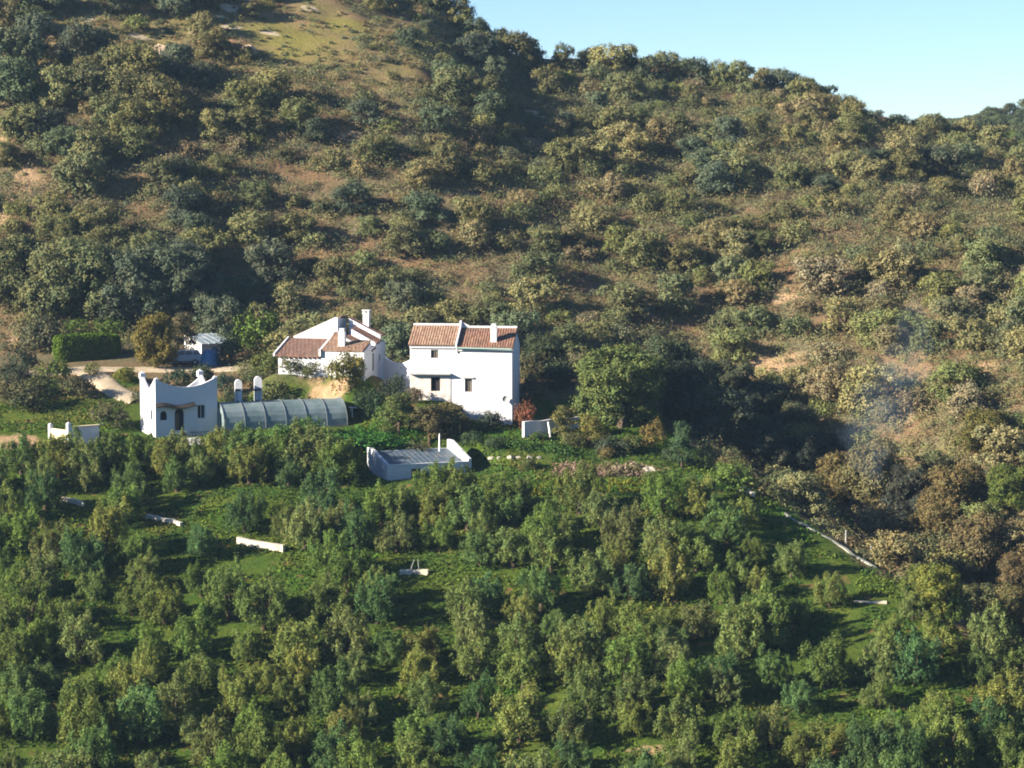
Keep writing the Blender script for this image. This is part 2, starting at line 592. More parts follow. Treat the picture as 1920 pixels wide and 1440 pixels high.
def window(parent, x0, x1, z0, z1, y, name="window", mat=GLASS, bars=1, fr=WOOD, depth=.16):
    w = MB().box(x0, x1, y + depth, y + depth + .05, z0, z1).build(name, mat, parent)
    f = MB()
    t = .06
    ya, yb = y + depth - .04, y + depth - .003
    f.box(x0, x1, ya, yb, z0, z0 + t).box(x0, x1, ya, yb, z1 - t, z1).box(x0, x0 + t, ya, yb, z0 + t, z1 - t).box(x1 - t, x1, ya, yb, z0 + t, z1 - t)
    for i in range(bars):
        c = x0 + (x1 - x0) * (i + 1) / (bars + 1)
        f.box(c - .025, c + .025, ya, yb, z0 + t, z1 - t)
    f.build("frame", fr, w)
    return w


def tall_house():
    O = at(769, 790, 252)
    e = empty("farmhouse", O, -7, "tall white two-storey farmhouse with two clay-tiled roof sections and one white chimney", "house")
    BLD.append((O.x + 5, O.y + 3, 7))
    D, W1, W = 6.0, 4.35, 9.75
    e1, e2, rise1, rise2 = 7.35, 7.1, 1.55, 1.6
    holes1 = [(2.0, 2.72, 6.05, 6.82, 0), (2.0, 2.9, 2.9, 4.25, 0)]
    holes2 = [(5.25, 5.95, 2.87, 4.15, 0)]
    w = MB()
    w.wall(0, W1, -2.5, e1, 0, .4, holes1).wall(W1, W, -2.5, e2, -.03, .4, holes2)
    w.wall(0, W, -2.5, e2, D - .4, D)
    for x0, x1, ee, rr in ((0, .35, e1, rise1), (W - .35, W, e2, rise2)):
        w.prism_x([(.4, -2.5), (D - .4, -2.5), (D - .4, ee + .2), (D / 2, ee + rr - .02), (.4, ee + .2)], x0, x1)
    w.prism_x([(.4, 4), (D - .4, 4), (D - .4, e1), (D / 2, e1 + rise1 - .02), (.4, e1)], W1 - .2, W1 + .1)
    w.build("wall", WHITE, e)
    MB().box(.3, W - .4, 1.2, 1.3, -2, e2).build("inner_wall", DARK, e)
    # roofs
    for x0, x1, ee, rr, m in ((-.12, W1 + .02, e1, rise1, TILE_LIGHT), (W1 + .2, W + .14, e2, rise2, TILE_DARK)):
        r = MB()
        r.tiles((x0, -.32, ee - .02), (x1, -.32, ee - .02), (x1, D / 2, ee + rr + .06), (x0, D / 2, ee + rr + .06))
        r.tiles((x1, D + .3, ee - .02), (x0, D + .3, ee - .02), (x0, D / 2, ee + rr + .06), (x1, D / 2, ee + rr + .06))
        ro = r.build("roof", m, e)
        ro["label"] = "lighter orange tiled roof" if m is TILE_LIGHT else "darker brown tiled roof"
        rc = MB()
        n = 14
        for i in range(n):
            a, b = x0 + (x1 - x0) * i / n, x0 + (x1 - x0) * (i + .97) / n
            rc.tube([(a, D / 2, ee + rr + .10), (b, D / 2, ee + rr + .12)], [.15, .13], 8)
        rc.build("ridge_cap", WHITE2, ro)
        ev = MB().box(x0 + .1, x1 - .05, -.16, -.035, ee - .36, ee - .14)
        ev.build("eave_moulding", WHITE2, ro)
    # white fin between the two roofs, with a raised end at the ridge
    f = MB()
    f.prism_x([(-.34, e2 - .1), (D / 2, e2 + rise2 + .05), (D / 2, e2 + rise2 + .75), (D / 2 - .25, e2 + rise2 + .62), (D / 2 - .6, e2 + rise2 + .16), (-.34, e2 + .32)], W1 + .04, W1 + .19)
    f.prism([(W1 + .0, e2 + rise2 + .1), (W1 + 1.3, e2 + rise2 + .1), (W1 + .25, e2 + rise2 + .62), (W1 + .0, e2 + rise2 + .72)], D / 2 - .12, D / 2 + .12)
    f.build("parapet", WHITE, e)
    # chimney
    c = MB().box(7.62, 8.2, .55, 1.15, e2 + .2, 9.0)
    ch = c.build("chimney", WHITE, e)
    MB().box(7.55, 8.27, .48, 1.22, 9.0, 9.1).box(7.7, 8.12, .63, 1.07, 9.1, 9.3).build("cap", WHITE2, ch)
    # gutter
    MB().tube([(W1 + .25, -.42, e2 - .05), (W, -.42, e2 - .12)], .07, 8).build("gutter", surf_mat("green_gutter", (.22, .36, .33), (.28, .40, .36), 3, .6), e)
    MB().tube([(W1 + .2, -.1, e2 - .1), (W1 + .2, -.1, e2 - .55)], .06, 8).build("downpipe", GREYM, e)
    # openings
    window(e, 2.0, 2.72, 6.05, 6.82, 0)
    wn = window(e, 5.25, 5.95, 2.87, 4.15, -.03)
    MB().box(5.08, 6.12, -.17, -.035, 4.15, 4.27).build("lintel", GREYM, wn)
    d = MB().box(2.0, 2.9, .2, .26, 2.9, 4.25).build("door", DARK, e)
    MB().box(2.0, 2.07, .15, .197, 2.9, 4.25).box(2.83, 2.9, .15, .197, 2.9, 4.25).box(2.07, 2.83, .15, .197, 4.18, 4.25).build("frame", WOOD, d)
    # porch slab over bare stone at the lower left
    MB().box(-.05, 3.95, -.55, -.005, 4.5, 4.62).build("porch_slab", GREYM, e)
    s = MB().wall(.02, 3.9, -1.5, 4.49, -.05, -.004, [(2.0, 2.9, 2.9, 4.25, 0)])
    s.build("stone_facing", surf_mat("limewashed_rubble", (.60, .57, .53), (.46, .42, .40), 2.2, .95, .1, .6, 6, stain=(.30, .25, .24), sscale=1.1), e)["label"] = "grey rubble stone facing below the slab"
    MB().prism([(4.0, -2), (7.2, -2), (6.9, -.6), (6.3, -.3), (6.0, .25), (5.5, .2), (5.3, .85), (4.9, .9), (4.7, 1.4), (4.35, 1.3), (4.2, 1.8), (4.0, 1.7)], -.3, -.034).build("bare_patch", surf_mat("bare_brick", (.40, .25, .17), (.55, .46, .36), 2.5, .95, .1, .8, 5, stain=(.22, .13, .09), sscale=1.5), e)
    # dish
    di = MB()
    vs, fs = [(9.2, -.28, 2.25)], []
    for ring, (rr, dd) in enumerate(((.14, .01), (.25, .05), (.33, .12))):
        for k in range(14):
            t = 2 * math.pi * k / 14
            vs.append((9.2 + rr * math.cos(t), -.28 - dd, 2.25 + rr * math.sin(t)))
    for k in range(14):
        fs.append((0, 1 + k, 1 + (k + 1) % 14))
        for q in (0, 1):
            fs.append((1 + q * 14 + k, 15 + q * 14 + k, 15 + q * 14 + (k + 1) % 14, 1 + q * 14 + (k + 1) % 14))
    di.add(vs, fs)
    do = di.build("satellite_dish", GREYM, e, True)
    MB().tube([(9.2, -.04, 2.0), (9.2, -.22, 2.05), (9.2, -.27, 2.24)], .03, 6).build("bracket", IRON, do)


def gabled_house():
    O = at(522, 700, 258)
    e = empty("cottage", O, -15, "low white gabled cottage with stepped roofs, two chimneys and a shaded end wall", "house")
    BLD.append((O.x + 4.5, O.y + 2, 7.5))
    L, W, D = 4.35, 8.75, 6.6
    a, b = 1.85, 2.35
    w = MB()
    w.wall(0, L, -2.2, a, 0, .35)
    w.wall(L, W, -2.2, b, -.03, .35)
    w.prism_x([(.35, -2.2), (3.9, -2.2), (3.9, a + 1.25), (.35, a)], 0, .3)
    w.prism_x([(.35, -2.2), (2.2, -2.2), (2.2, b + .6), (.35, b)], W - .3, W)
    w.box(0, W - .3, D - .3, D, -2.2, 2.6)
    w.build("wall", WHITE, e)
    # raised volume with the high triangular wall
    g = MB()
    g.prism([(.2, 1.0), (4.75, 1.0), (4.75, 5.25), (4.5, 5.3), (.2, 3.35)], 3.9, 4.25)
    g.prism_x([(4.25, 1.0), (D, 1.0), (D, 5.0), (4.25, 5.24)], 4.4, 4.75)
    g.build("gable_wall", WHITE, e)
    r = MB().tiles((-.05, D + .2, 3.3), (-.05, 4.28, 3.3), (4.9, 4.28, 5.36), (4.9, D + .2, 5.36))
    r.build("roof", TILE_OLD, e)
    # front tiled roofs
    r1 = MB().tiles((-.25, -.3, a - .05), (L + .05, -.3, a - .05), (L + .05, 3.88, a + 1.32), (-.25, 3.88, a + 1.32))
    o1 = r1.build("roof", TILE_OLD, e); o1["label"] = "dark brown tiled roof of the low wing"
    ev = MB()
    poly = [(.1, a - .17)]
    for i in range(9):
        poly += [(.1 + i * .48, a - .3), (.28 + i * .48, a - .3), (.28 + i * .48, a - .2), (.58 + i * .48, a - .2)]
    poly = poly[:-1] + [(4.12, a - .17)]
    ev.prism(poly, -.24, -.005)
    ev.build("eave_tiles", TILE_DARK, o1)
    MB().prism_x([(-.32, a - .16), (3.9, a + 1.2), (3.9, a + 1.5), (-.32, a + .12)], -.42, -.27).build("verge", WHITE2, o1)
    r2 = MB().tiles((L + .1, -.18, b + .0), (W - .05, -.18, b + .0), (W - .05, 2.3, b + .85), (L + .1, 2.3, b + .85))
    r2.tiles((L + .1, 2.3, b + .85), (6.4, 2.3, b + .85), (4.9, 3.9, b + 1.5), (L + .1, 3.9, b + 1.5))
    o2 = r2.build("roof", TILE_LIGHT, e); o2["label"] = "orange tiled roof around the short chimney"
    MB().box(L - .02, L + .16, -.3, 3.88, a + .1, a + .12).prism_x([(-.32, a - .1), (3.88, a + 1.3), (3.88, a + 1.85), (.0, b + .12), (-.32, b + .1)], L - .1, L + .09).build("verge", WHITE2, o2)
    # the right-hand volume: three white copings stepping back, dark tiles between them
    k = 0
    prev = None
    for y0, xs, zs, xe, ze in ((1.95, 6.15, 3.45, 8.75, 2.2), (3.5, 6.3, 4.2, 8.75, 2.9), (5.1, 5.5, 5.15, 8.75, 3.55)):
        c = MB().prism([(xs, zs - .5), (xe, ze - .5), (xe, ze), (xs, zs)], y0, y0 + .28)
        c.prism([(xs, 1.0), (xe, 1.0), (xe, ze - .5), (xs, zs - .5)], y0 + .03, y0 + .27)
        c.build("coping", WHITE, e)
        y2 = (3.5, 5.1, D)[k]
        up = (.22, .2, .0)[k]
        t = MB().tiles((xe + .12, y0 + .285, ze - .02), (xe + .12, y2 - .01, ze + up), (xs - .1, y2 - .01, zs + up), (xs - .1, y0 + .285, zs - .02))
        t.build("roof", TILE_DARK, e)["label"] = "dark tiles between two white copings"
        k += 1
    sw = MB()
    sw.M = Matrix.Translation((W + .02, 0, 0)) @ Matrix.Rotation(R(90), 4, 'Z')
    sw.wall(0, D, -2.2, lambda y: 2.3 + .1 * y, 0, .3, [(2.5, 3.1, .2, 1.95, 0), (4.6, 5.1, 1.1, 1.7, 0)])
    sw.build("end_wall", WHITE2, e)
    d = MB().box(W - .22, W - .17, 2.5, 3.1, .2, 1.95).build("door", DARK, e)
    MB().box(W - .165, W - .10, 2.5, 2.57, .2, 1.95).box(W - .165, W - .10, 3.03, 3.1, .2, 1.95).box(W - .165, W - .10, 2.57, 3.03, 1.88, 1.95).build("frame", WOOD, d)
    MB().box(W - .22, W - .17, 4.6, 5.1, 1.1, 1.7).build("window", DARK, e)
    # chimneys
    c = MB().box(6.75, 7.35, 5.75, 6.3, 3.2, 5.55)
    c1 = c.build("chimney", WHITE, e); c1["label"] = "tall white chimney behind the stepped copings"
    q = MB().box(6.68, 7.42, 5.68, 6.37, 5.55, 5.63)
    for x in (6.72, 7.22):
        for y in (5.72, 6.16):
            q.box(x, x + .16, y, y + .16, 5.63, 5.86)
    q.box(6.66, 7.44, 5.66, 6.39, 5.86, 5.95).build("cap", WHITE2, c1)
    c2 = MB().box(5.88, 6.5, .75, 1.3, b + .1, 4.1).build("chimney", WHITE, e)
    c2["label"] = "short white chimney on the front roof"
    MB().box(5.95, 6.43, .82, 1.23, 4.1, 4.42).build("cap", WHITE2, c2)
    # shuttered opening low on the left
    MB().prism([(.35, .95), (1.0, .75), (1.0, 1.25), (.35, 1.3)], -.03, -.002).build("vent", STONE, e)
    s = MB().box(1.5, 2.7, -.2, -.05, -2.2, -.25).build("cellar_surround", surf_mat('dark_rubble', (.16, .13, .12), (.10, .085, .08), 4, .95, .1, .8, 6), e)
    MB().box(1.7, 2.5, -.23, -.203, -2.0, -.4).build("cellar_door", DARK, e)


def scallop(n0, n1, H0, dip, p=2.0):
    return lambda x: H0 - dip * max(0, 1 - abs(2 * (x - n0) / (n1 - n0) - 1) ** p) ** 1.0


def tower():
    O = at(292, 824, 245)
    e = empty("crenellated_house", O, 25, "flat-roofed white house with scalloped parapets, arched openings and a dark wavy awning", "house")
    BLD.append((O.x + 1.5, O.y + 3.5, 5.5))
    W, D, Hh, t = 6.0, 4.7, 5.65, .28
    zb = -2.0
    w = MB()
    w.wall(0, W, zb, scallop(0, W, Hh, .9), 0, t, [(.45, 1.1, 1.75, 2.6, .3), (1.85, 2.75, .75, 2.75, .35), (4.05, 4.8, 1.75, 3.05, .12)], .2)
    w.wall(0, W, zb, scallop(0, W, Hh - .2, 1.5), D - t, D, (), .2)
    w.M = Matrix.Rotation(R(-90), 4, 'Z') @ Matrix.Scale(-1, 4, Vector((1, 0, 0)))
    w.wall(t, D - t, zb, scallop(.2, D - .2, Hh, 1.25, 1.25), 0, t, [(1.0, 1.55, 1.7, 2.7, .28)], .15)
    w.M = Matrix.Translation((W - t, 0, 0)) @ Matrix.Rotation(R(-90), 4, 'Z') @ Matrix.Scale(-1, 4, Vector((1, 0, 0)))
    w.wall(t, D - t, zb, scallop(.2, D - .2, Hh, 1.25, 1.25), 0, t, (), .15)
    w.M = Matrix.Identity(4)
    w.build("wall", WHITE, e)
    MB().box(t + .003, W - t - .003, t + .003, D - t - .003, 3.9, 4.1).build("roof", STONE, e)
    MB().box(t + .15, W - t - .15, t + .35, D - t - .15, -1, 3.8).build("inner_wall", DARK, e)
    for x, y in ((0, 0), (W, 0), (0, D), (W, D)):
        cx, cy = (x + .17 if x == 0 else x - .17), (y + .17 if y == 0 else y - .17)
        z0 = Hh - .35
        big = (y == D)
        hh = .5 if big else .22
        s = .25 if big else .18
        fm = MB()
        fm.box(cx - s, cx + s, cy - s, cy + s, z0, z0 + hh)
        fm.add([(cx - s, cy - s, z0 + hh), (cx + s, cy - s, z0 + hh), (cx + s, cy + s, z0 + hh), (cx - s, cy + s, z0 + hh), (cx, cy, z0 + hh + .22)], [(0, 1, 4), (1, 2, 4), (2, 3, 4), (3, 0, 4)])
        fm.build("merlon", WHITE, e)
    window(e, .45, 1.1, 1.75, 2.6, 0, mat=DARK, bars=1, fr=IRON)
    window(e, 4.05, 4.8, 1.75, 3.05, 0, mat=DARK, bars=1, fr=WHITE)
    d = MB().box(1.85, 2.75, .2, .25, .75, 2.75).build("door", DARK, e)
    MB().box(1.88, 2.28, .15, .197, .75, 2.3).build("door_leaf", WOOD, d)
    wn = MB().box(.16, .2, 1.0, 1.55, 1.7, 2.7).build("window", DARK, e)
    # wavy awning
    a = MB()
    vs, fs = [], []
    n = 24
    for i in range(n + 1):
        s = i / n
        z = 2.98 + .16 * math.sin(s * math.pi * 2.2 + .6) + .10 * math.sin(s * math.pi)
        for y, dz in ((-.02, .14), (-.35, .05), (-.65, -.12)):
            vs.append((-.05 + 3.8 * s, y, z + dz + .06))
            vs.append((-.05 + 3.8 * s, y, z + dz - .02))
    for i in range(n):
        b0, b1 = i * 6, i * 6 + 6
        fs += [(b0, b0 + 2, b1 + 2, b1), (b0 + 2, b0 + 4, b1 + 4, b1 + 2), (b1 + 1, b1 + 3, b0 + 3, b0 + 1), (b1 + 3, b1 + 5, b0 + 5, b0 + 3), (b0 + 4, b0 + 5, b1 + 5, b1 + 4)]
    a.add(vs, fs)
    a.build("awning", surf_mat("dark_thatch", (.022, .02, .022), (.04, .036, .034), 5, .95, .1, .5, 8), e)
    # railing by the steps
    rl = MB()
    for i in range(8):
        rl.tube([(3.1 + i * .28, -.6, -.6), (3.1 + i * .28, -.6, .55)], .022, 6)
    rl.tube([(3.05, -.6, .58), (5.1, -.6, .58)], .035, 6)
    rl.build("railing", IRON, e)
    MB().box(2.6, 6.2, -1.5, -.002, -2, -.55).build("terrace", STONE, e)


def greenhouse():
    O = at(421, 808, 246)
    e = empty("greenhouse", O, 22, "long arched polytunnel greenhouse with cloudy blue-grey film beside the scalloped house", "greenhouse")
    BLD.append((O.x + 5, O.y + 3, 7))
    Lx, Wd, Ht = 12.0, 4.6, 2.5
    n, m = 14, 40
    def prof(k):
        a = math.pi * k / n
        return Wd / 2 - Wd / 2 * math.cos(a), Ht * math.sin(a) ** .8
    vs, fs = [], []
    for i in range(m + 1):
        x = Lx * i / m
        sag = .05 * abs(math.sin(math.pi * x / 2.0))
        for k in range(n + 1):
            y, z = prof(k)
            vs.append((x, y, z * (1 - .02 * sag) - sag * .6 * math.sin(math.pi * k / n)))
    for i in range(m):
        for k in range(n):
            a = i * (n + 1) + k
            fs.append((a, a + 1, a + n + 2, a + n + 1))
    for i in (0, m):
        fs.append(tuple(i * (n + 1) + k for k in range(n + 1)))
    MB().add(vs, fs).build("film", FILM, e, False)
    for i in range(7):
        x = Lx * i / 6
        pts = [(x, (prof(k)[0] - Wd / 2) * 1.012 + Wd / 2, prof(k)[1] * 1.012 + .01) for k in range(n + 1)]
        MB().tube(pts, .03, 6).build("hoop", HOOP, e)
    MB().box(-.05, Lx, -.07, .0, -.9, .12).box(-.05, Lx, Wd, Wd + .07, -.9, .12).build("base_board", STONE, e)
    d = MB().box(-.06, -.015, Wd / 2 - .6, Wd / 2 + .6, 0, 2.0).build("door", surf_mat("pale_green_film", (.45, .55, .42), (.5, .6, .5), 1, .5), e)
    MB().box(-.1, -.063, Wd / 2 + .4, Wd / 2 + .5, .9, 1.1).build("handle", IRON, d)


def shed():
    O = at(726, 897, 236)
    e = empty("shed", O, 23, "low white shed with sunken dark blue roof sloping between white parapets", "shed")
    BLD.append((O.x + 3, O.y + 3, 5.5))
    W, D = 8.1, 5.2
    f, b = 1.0, 1.95
    w = MB()
    w.wall(.3, W - .3, -1.5, f + .1, 0, .3, [(2.3, 3.2, -.9, .75, 0)])
    for x0, hgt in ((0, .32), (W - .3, .75)):
        w.prism_x([(0, -1.5), (D, -1.5), (D, b + hgt), (D - .9, b + hgt), (0, f + hgt * .55)], x0, x0 + .3)
    w.wall(.3, W - .3, -1.5, b - .05, D - .3, D)
    w.build("wall", WHITE2, e)
    r = MB()
    n = 60
    vs, fs = [], []
    for j, (y, z) in enumerate(((.3, f - .12), (D - .02, b - .02))):
        for i in range(n + 1):
            vs.append((.31 + (W - .62) * i / n, y, z + .014 * math.sin(i * math.pi / 2)))
    for i in range(n):
        fs.append((i, i + 1, n + 2 + i, n + 1 + i))
    r.add(vs, fs).build("roof", SHEET, e)
    MB().box(.3, W - .3, -.05, .28, f + .102, f + .2).build("coping", WHITE, e)
    MB().box(2.3, 3.2, .15, .2, -.9, .75).build("door", WOOD, e)


def hut():
    O = at(129, 838, 243)
    e = empty("walled_tank", O, 42, "small roofless cream and blue-shaded enclosure with two white corner posts", "enclosure")
    BLD.append((O.x, O.y + 2, 3))
    w = MB()
    w.wall(.2, 3.3, -1.2, 1.75, 0, .25)
    w.box(3.05, 3.3, .25, 3.1, -1.2, 1.5)
    w.box(0, 3.3, 3.1, 3.35, -1.2, .9)
    w.build("wall", WHITE2, e)
    MB().box(0, .22, .25, 3.1, -1.2, 1.5).build("side_wall", CREAM, e)["label"] = "cream rendered side wall"
    MB().box(.25, 3.4, -.08, .33, 1.755, 1.85).build("coping", CREAM, e)
    for x, y, z, s in ((-.12, -.1, 2.15, .34), (-.1, 3.0, 1.85, .32)):
        b = MB().box(x, x + s, y, y + s, -1.2, z)
        b.add([(x, y, z), (x + s, y, z), (x + s, y + s, z), (x, y + s, z), (x + s / 2, y + s / 2, z + .15)], [(0, 1, 4), (1, 2, 4), (2, 3, 4), (3, 0, 4)])
        b.build("post", WHITE, e)


def outbuilding():
    O = at(378, 676, 275)
    e = empty("outbuilding", O, 38, "small white outbuilding with patched blue-grey sheet roof behind the parked car", "shed")
    BLD.append((O.x + .5, O.y + 2, 4))
    W, D = 3.6, 3.0
    w = MB().wall(0, W, -1, 1.75, 0, .2, [(1.2, 2.0, -.6, 1.4, 0)])
    w.prism_x([(.2, -1), (D, -1), (D, 2.45), (.2, 1.75)], 0, .2)
    w.prism_x([(.2, -1), (D, -1), (D, 2.45), (.2, 1.75)], W - .2, W)
    w.box(.2, W - .2, D - .2, D, -1, 2.4)
    w.build("wall", WHITE2, e)
    MB().box(-.12, .2, D - .1, D + .25, -1, 3.0).build("corner_pillar", WHITE, e)
    r = MB()
    vs, fs = [], []
    n = 40
    for y, z in ((-.35, 1.72), (D * .5, 2.2), (D + .2, 2.56)):
        for i in range(n + 1):
            vs.append((-.05 + (W + .3) * i / n, y, z + .03 * math.sin(i * math.pi / 2) + .02 * math.sin(i * .9 + y * 3)))
    for j in range(2):
        for i in range(n):
            a = j * (n + 1) + i
            fs.append((a, a + 1, a + n + 2, a + n + 1))
    r.add(vs, fs).build("roof", CORR, e)
    MB().box(1.2, 2.0, .1, .14, -.6, 1.4).build("door", TARP, e)


def car():
    p = at(343, 690, 270.5)
    z = h1(p.x, p.y)
    e = empty("parked_car", (p.x - 2.0, p.y + .3, z + .15), 12, "pale blue estate car parked on the track beside the outbuilding", "car")
    BLD.append((p.x, p.y, 2.8))
    L, W = 4.1, 1.7
    lo = [(0.05, .3), (.0, .55), (.08, .86), (1.0, .98), (3.75, .98), (4.05, .9), (4.1, .5), (4.02, .28), (3.7, .26), (.5, .26)]
    b = MB().prism(lo, 0, W)
    body = b.build("body", CARP, e)
    # cabin tapering inward
    base = [(1.0, .1), (3.9, .1), (3.9, W - .1), (1.0, W - .1)]
    top = [(1.7, .22), (3.55, .22), (3.55, W - .22), (1.7, W - .22)]
    c = MB().add([(x, y, .98) for x, y in base] + [(x, y, 1.5) for x, y in top], [(4, 5, 6, 7), (0, 1, 5, 4), (1, 2, 6, 5), (2, 3, 7, 6), (3, 0, 4, 7)])
    cb = c.build("cabin", CARP, e)
    def side(s0, s1):
        def P_(s, t):
            a = Vector((1.0 + 2.9 * s, .1, .98)); q = Vector((1.7 + 1.85 * s, .22, 1.5))
            return tuple(a.lerp(q, t) + Vector((0, -.012, .003)))
        return MB().add([P_(s0, .12), P_(s1, .12), P_(s1, .86), P_(s0, .86)], [(0, 1, 2, 3)])
    for s0, s1 in ((.05, .34), (.38, .66), (.70, .95)):
        side(s0, s1).build("window", GLASS, cb)
    ws = MB().add([(1.12, .2, 1.06), (1.12, W - .2, 1.06), (1.64, W - .3, 1.45), (1.64, .3, 1.45)], [(3, 2, 1, 0)])
    ws.v = [(x - .03, y, z_ + .02) for x, y, z_ in ws.v]
    ws.build("windscreen", GLASS, cb)
    MB().box(-.05, .04, .08, W - .08, .33, .52).build("bumper", CARD, e)
    MB().box(4.07, 4.16, .08, W - .08, .33, .52).build("bumper", CARD, e)
    MB().box(.55, 3.6, -.02, -.002, .27, .42).build("sill", CARD, e)
    for y in (.12, W - .42):
        MB().box(.0, .045, y, y + .3, .62, .76).build("headlight", PLASTIC, e)
    for x in (.8, 3.2):
        for y in (-.03, W - .19):
            t = MB().tube([(x, y, .3), (x, y + .22, .3)], .3, 18).build("wheel", RUBBER, e)
            MB().tube([(x, y - .012, .3), (x, y + .232, .3)], .17, 14).build("rim", GREYM, t)


def tarp_pile():
    p = at(392, 690, 272)
    z = h1(p.x, p.y)
    BLD.append((p.x, p.y, 2))
    vs, fs = [], []
    n, m = 20, 8
    for j in range(m + 1):
        t = j / m
        for k in range(n):
            a = 2 * math.pi * k / n
            rr = (1.05 - .55 * t ** 2.2) * (1 + .12 * math.sin(3 * a + 1) + .06 * math.sin(7 * a + j))
            vs.append((p.x + 1.1 * rr * math.cos(a), p.y + .8 * rr * math.sin(a), z - .1 + 1.5 * t + .12 * math.sin(2 * a + t * 4) * t))
    for j in range(m):
        for k in range(n):
            fs.append((j * n + k, j * n + (k + 1) % n, (j + 1) * n + (k + 1) % n, (j + 1) * n + k))
    fs.append(tuple(m * n + k for k in range(n)))
    tag(MB().add(vs, fs).build("tarpaulin", TARP, None, True), "bright blue tarpaulin draped over a heap beside the parked car", "tarpaulin")


def pillars():
    base = [(447, 757, 249.5, 2.25), (484, 757, 250.5, 2.55)]
    for i, (u, r, Y, hh) in enumerate(base):
        p = at(u, r, Y)
        e = empty("gate_pillar", p, 10, ("shorter" if i == 0 else "taller") + " white round-topped pillar behind the greenhouse, joined by a dark rail", "pillar", "white pillars behind the greenhouse")
        s = .33 if i == 0 else .36
        poly = [(-s, -1.2), (s, -1.2), (s, hh - .35)] + [(s * math.cos(R(a)), hh - .35 + .4 * math.sin(R(a))) for a in range(20, 180, 20)] + [(-s, hh - .35)]
        MB().prism(poly, -s * .8, s * .8).build("shaft", WHITE, e)
        MB().box(-s - .05, s + .05, -s * .8 - .05, s * .8 + .05, -1.2, .18).build("plinth", WHITE2, e)
    a, b = at(441, 730, 249.2), at(490, 729, 250.2)
    mb = MB()
    for dz in (0, -.12):
        mb.tube([a + Vector((0, -.1, dz)), b + Vector((0, -.1, dz))], .055, 6)
    for i in range(7):
        q = a.lerp(b, (i + .5) / 7)
        mb.tube([q + Vector((0, -.1, -.1)), q + Vector((0, -.1, -1.3))], .02, 5)
    tag(mb.build("gate", IRON), "dark iron gate rail spanning the two white pillars", "gate")


def ground_wall(name, pix, hgt, thick, mat, label, cat, group=None, sink=.7, top=None):
    pts = [pick(u, r) for u, r in pix]
    dense = []
    for a, b in zip(pts[:-1], pts[1:]):
        n = max(1, int((b - a).length / .8))
        dense += [a.lerp(b, i / n) for i in range(n)]
    dense.append(pts[-1])
    vs, fs = [], []
    for i, p in enumerate(dense):
        d = dense[min(i + 1, len(dense) - 1)] - dense[max(i - 1, 0)]
        s = Vector((d.y, -d.x, 0)).normalized() * thick / 2
        z = h1(p.x, p.y)
        zz = z + hgt + (random.random() - .5) * .2
        for q, h in ((p + s, z - sink), (p + s, zz), (p - s, zz + .01), (p - s, z - sink)):
            vs.append((q.x, q.y, h))
    for i in range(len(dense) - 1):
        for k in range(4):
            fs.append((i * 4 + k, i * 4 + (k + 1) % 4, i * 4 + 4 + (k + 1) % 4, i * 4 + 4 + k))
    fs += [(3, 2, 1, 0), tuple((len(dense) - 1) * 4 + k for k in range(4))]
    return tag(MB().add(vs, fs).build(name, mat), label, cat, group)


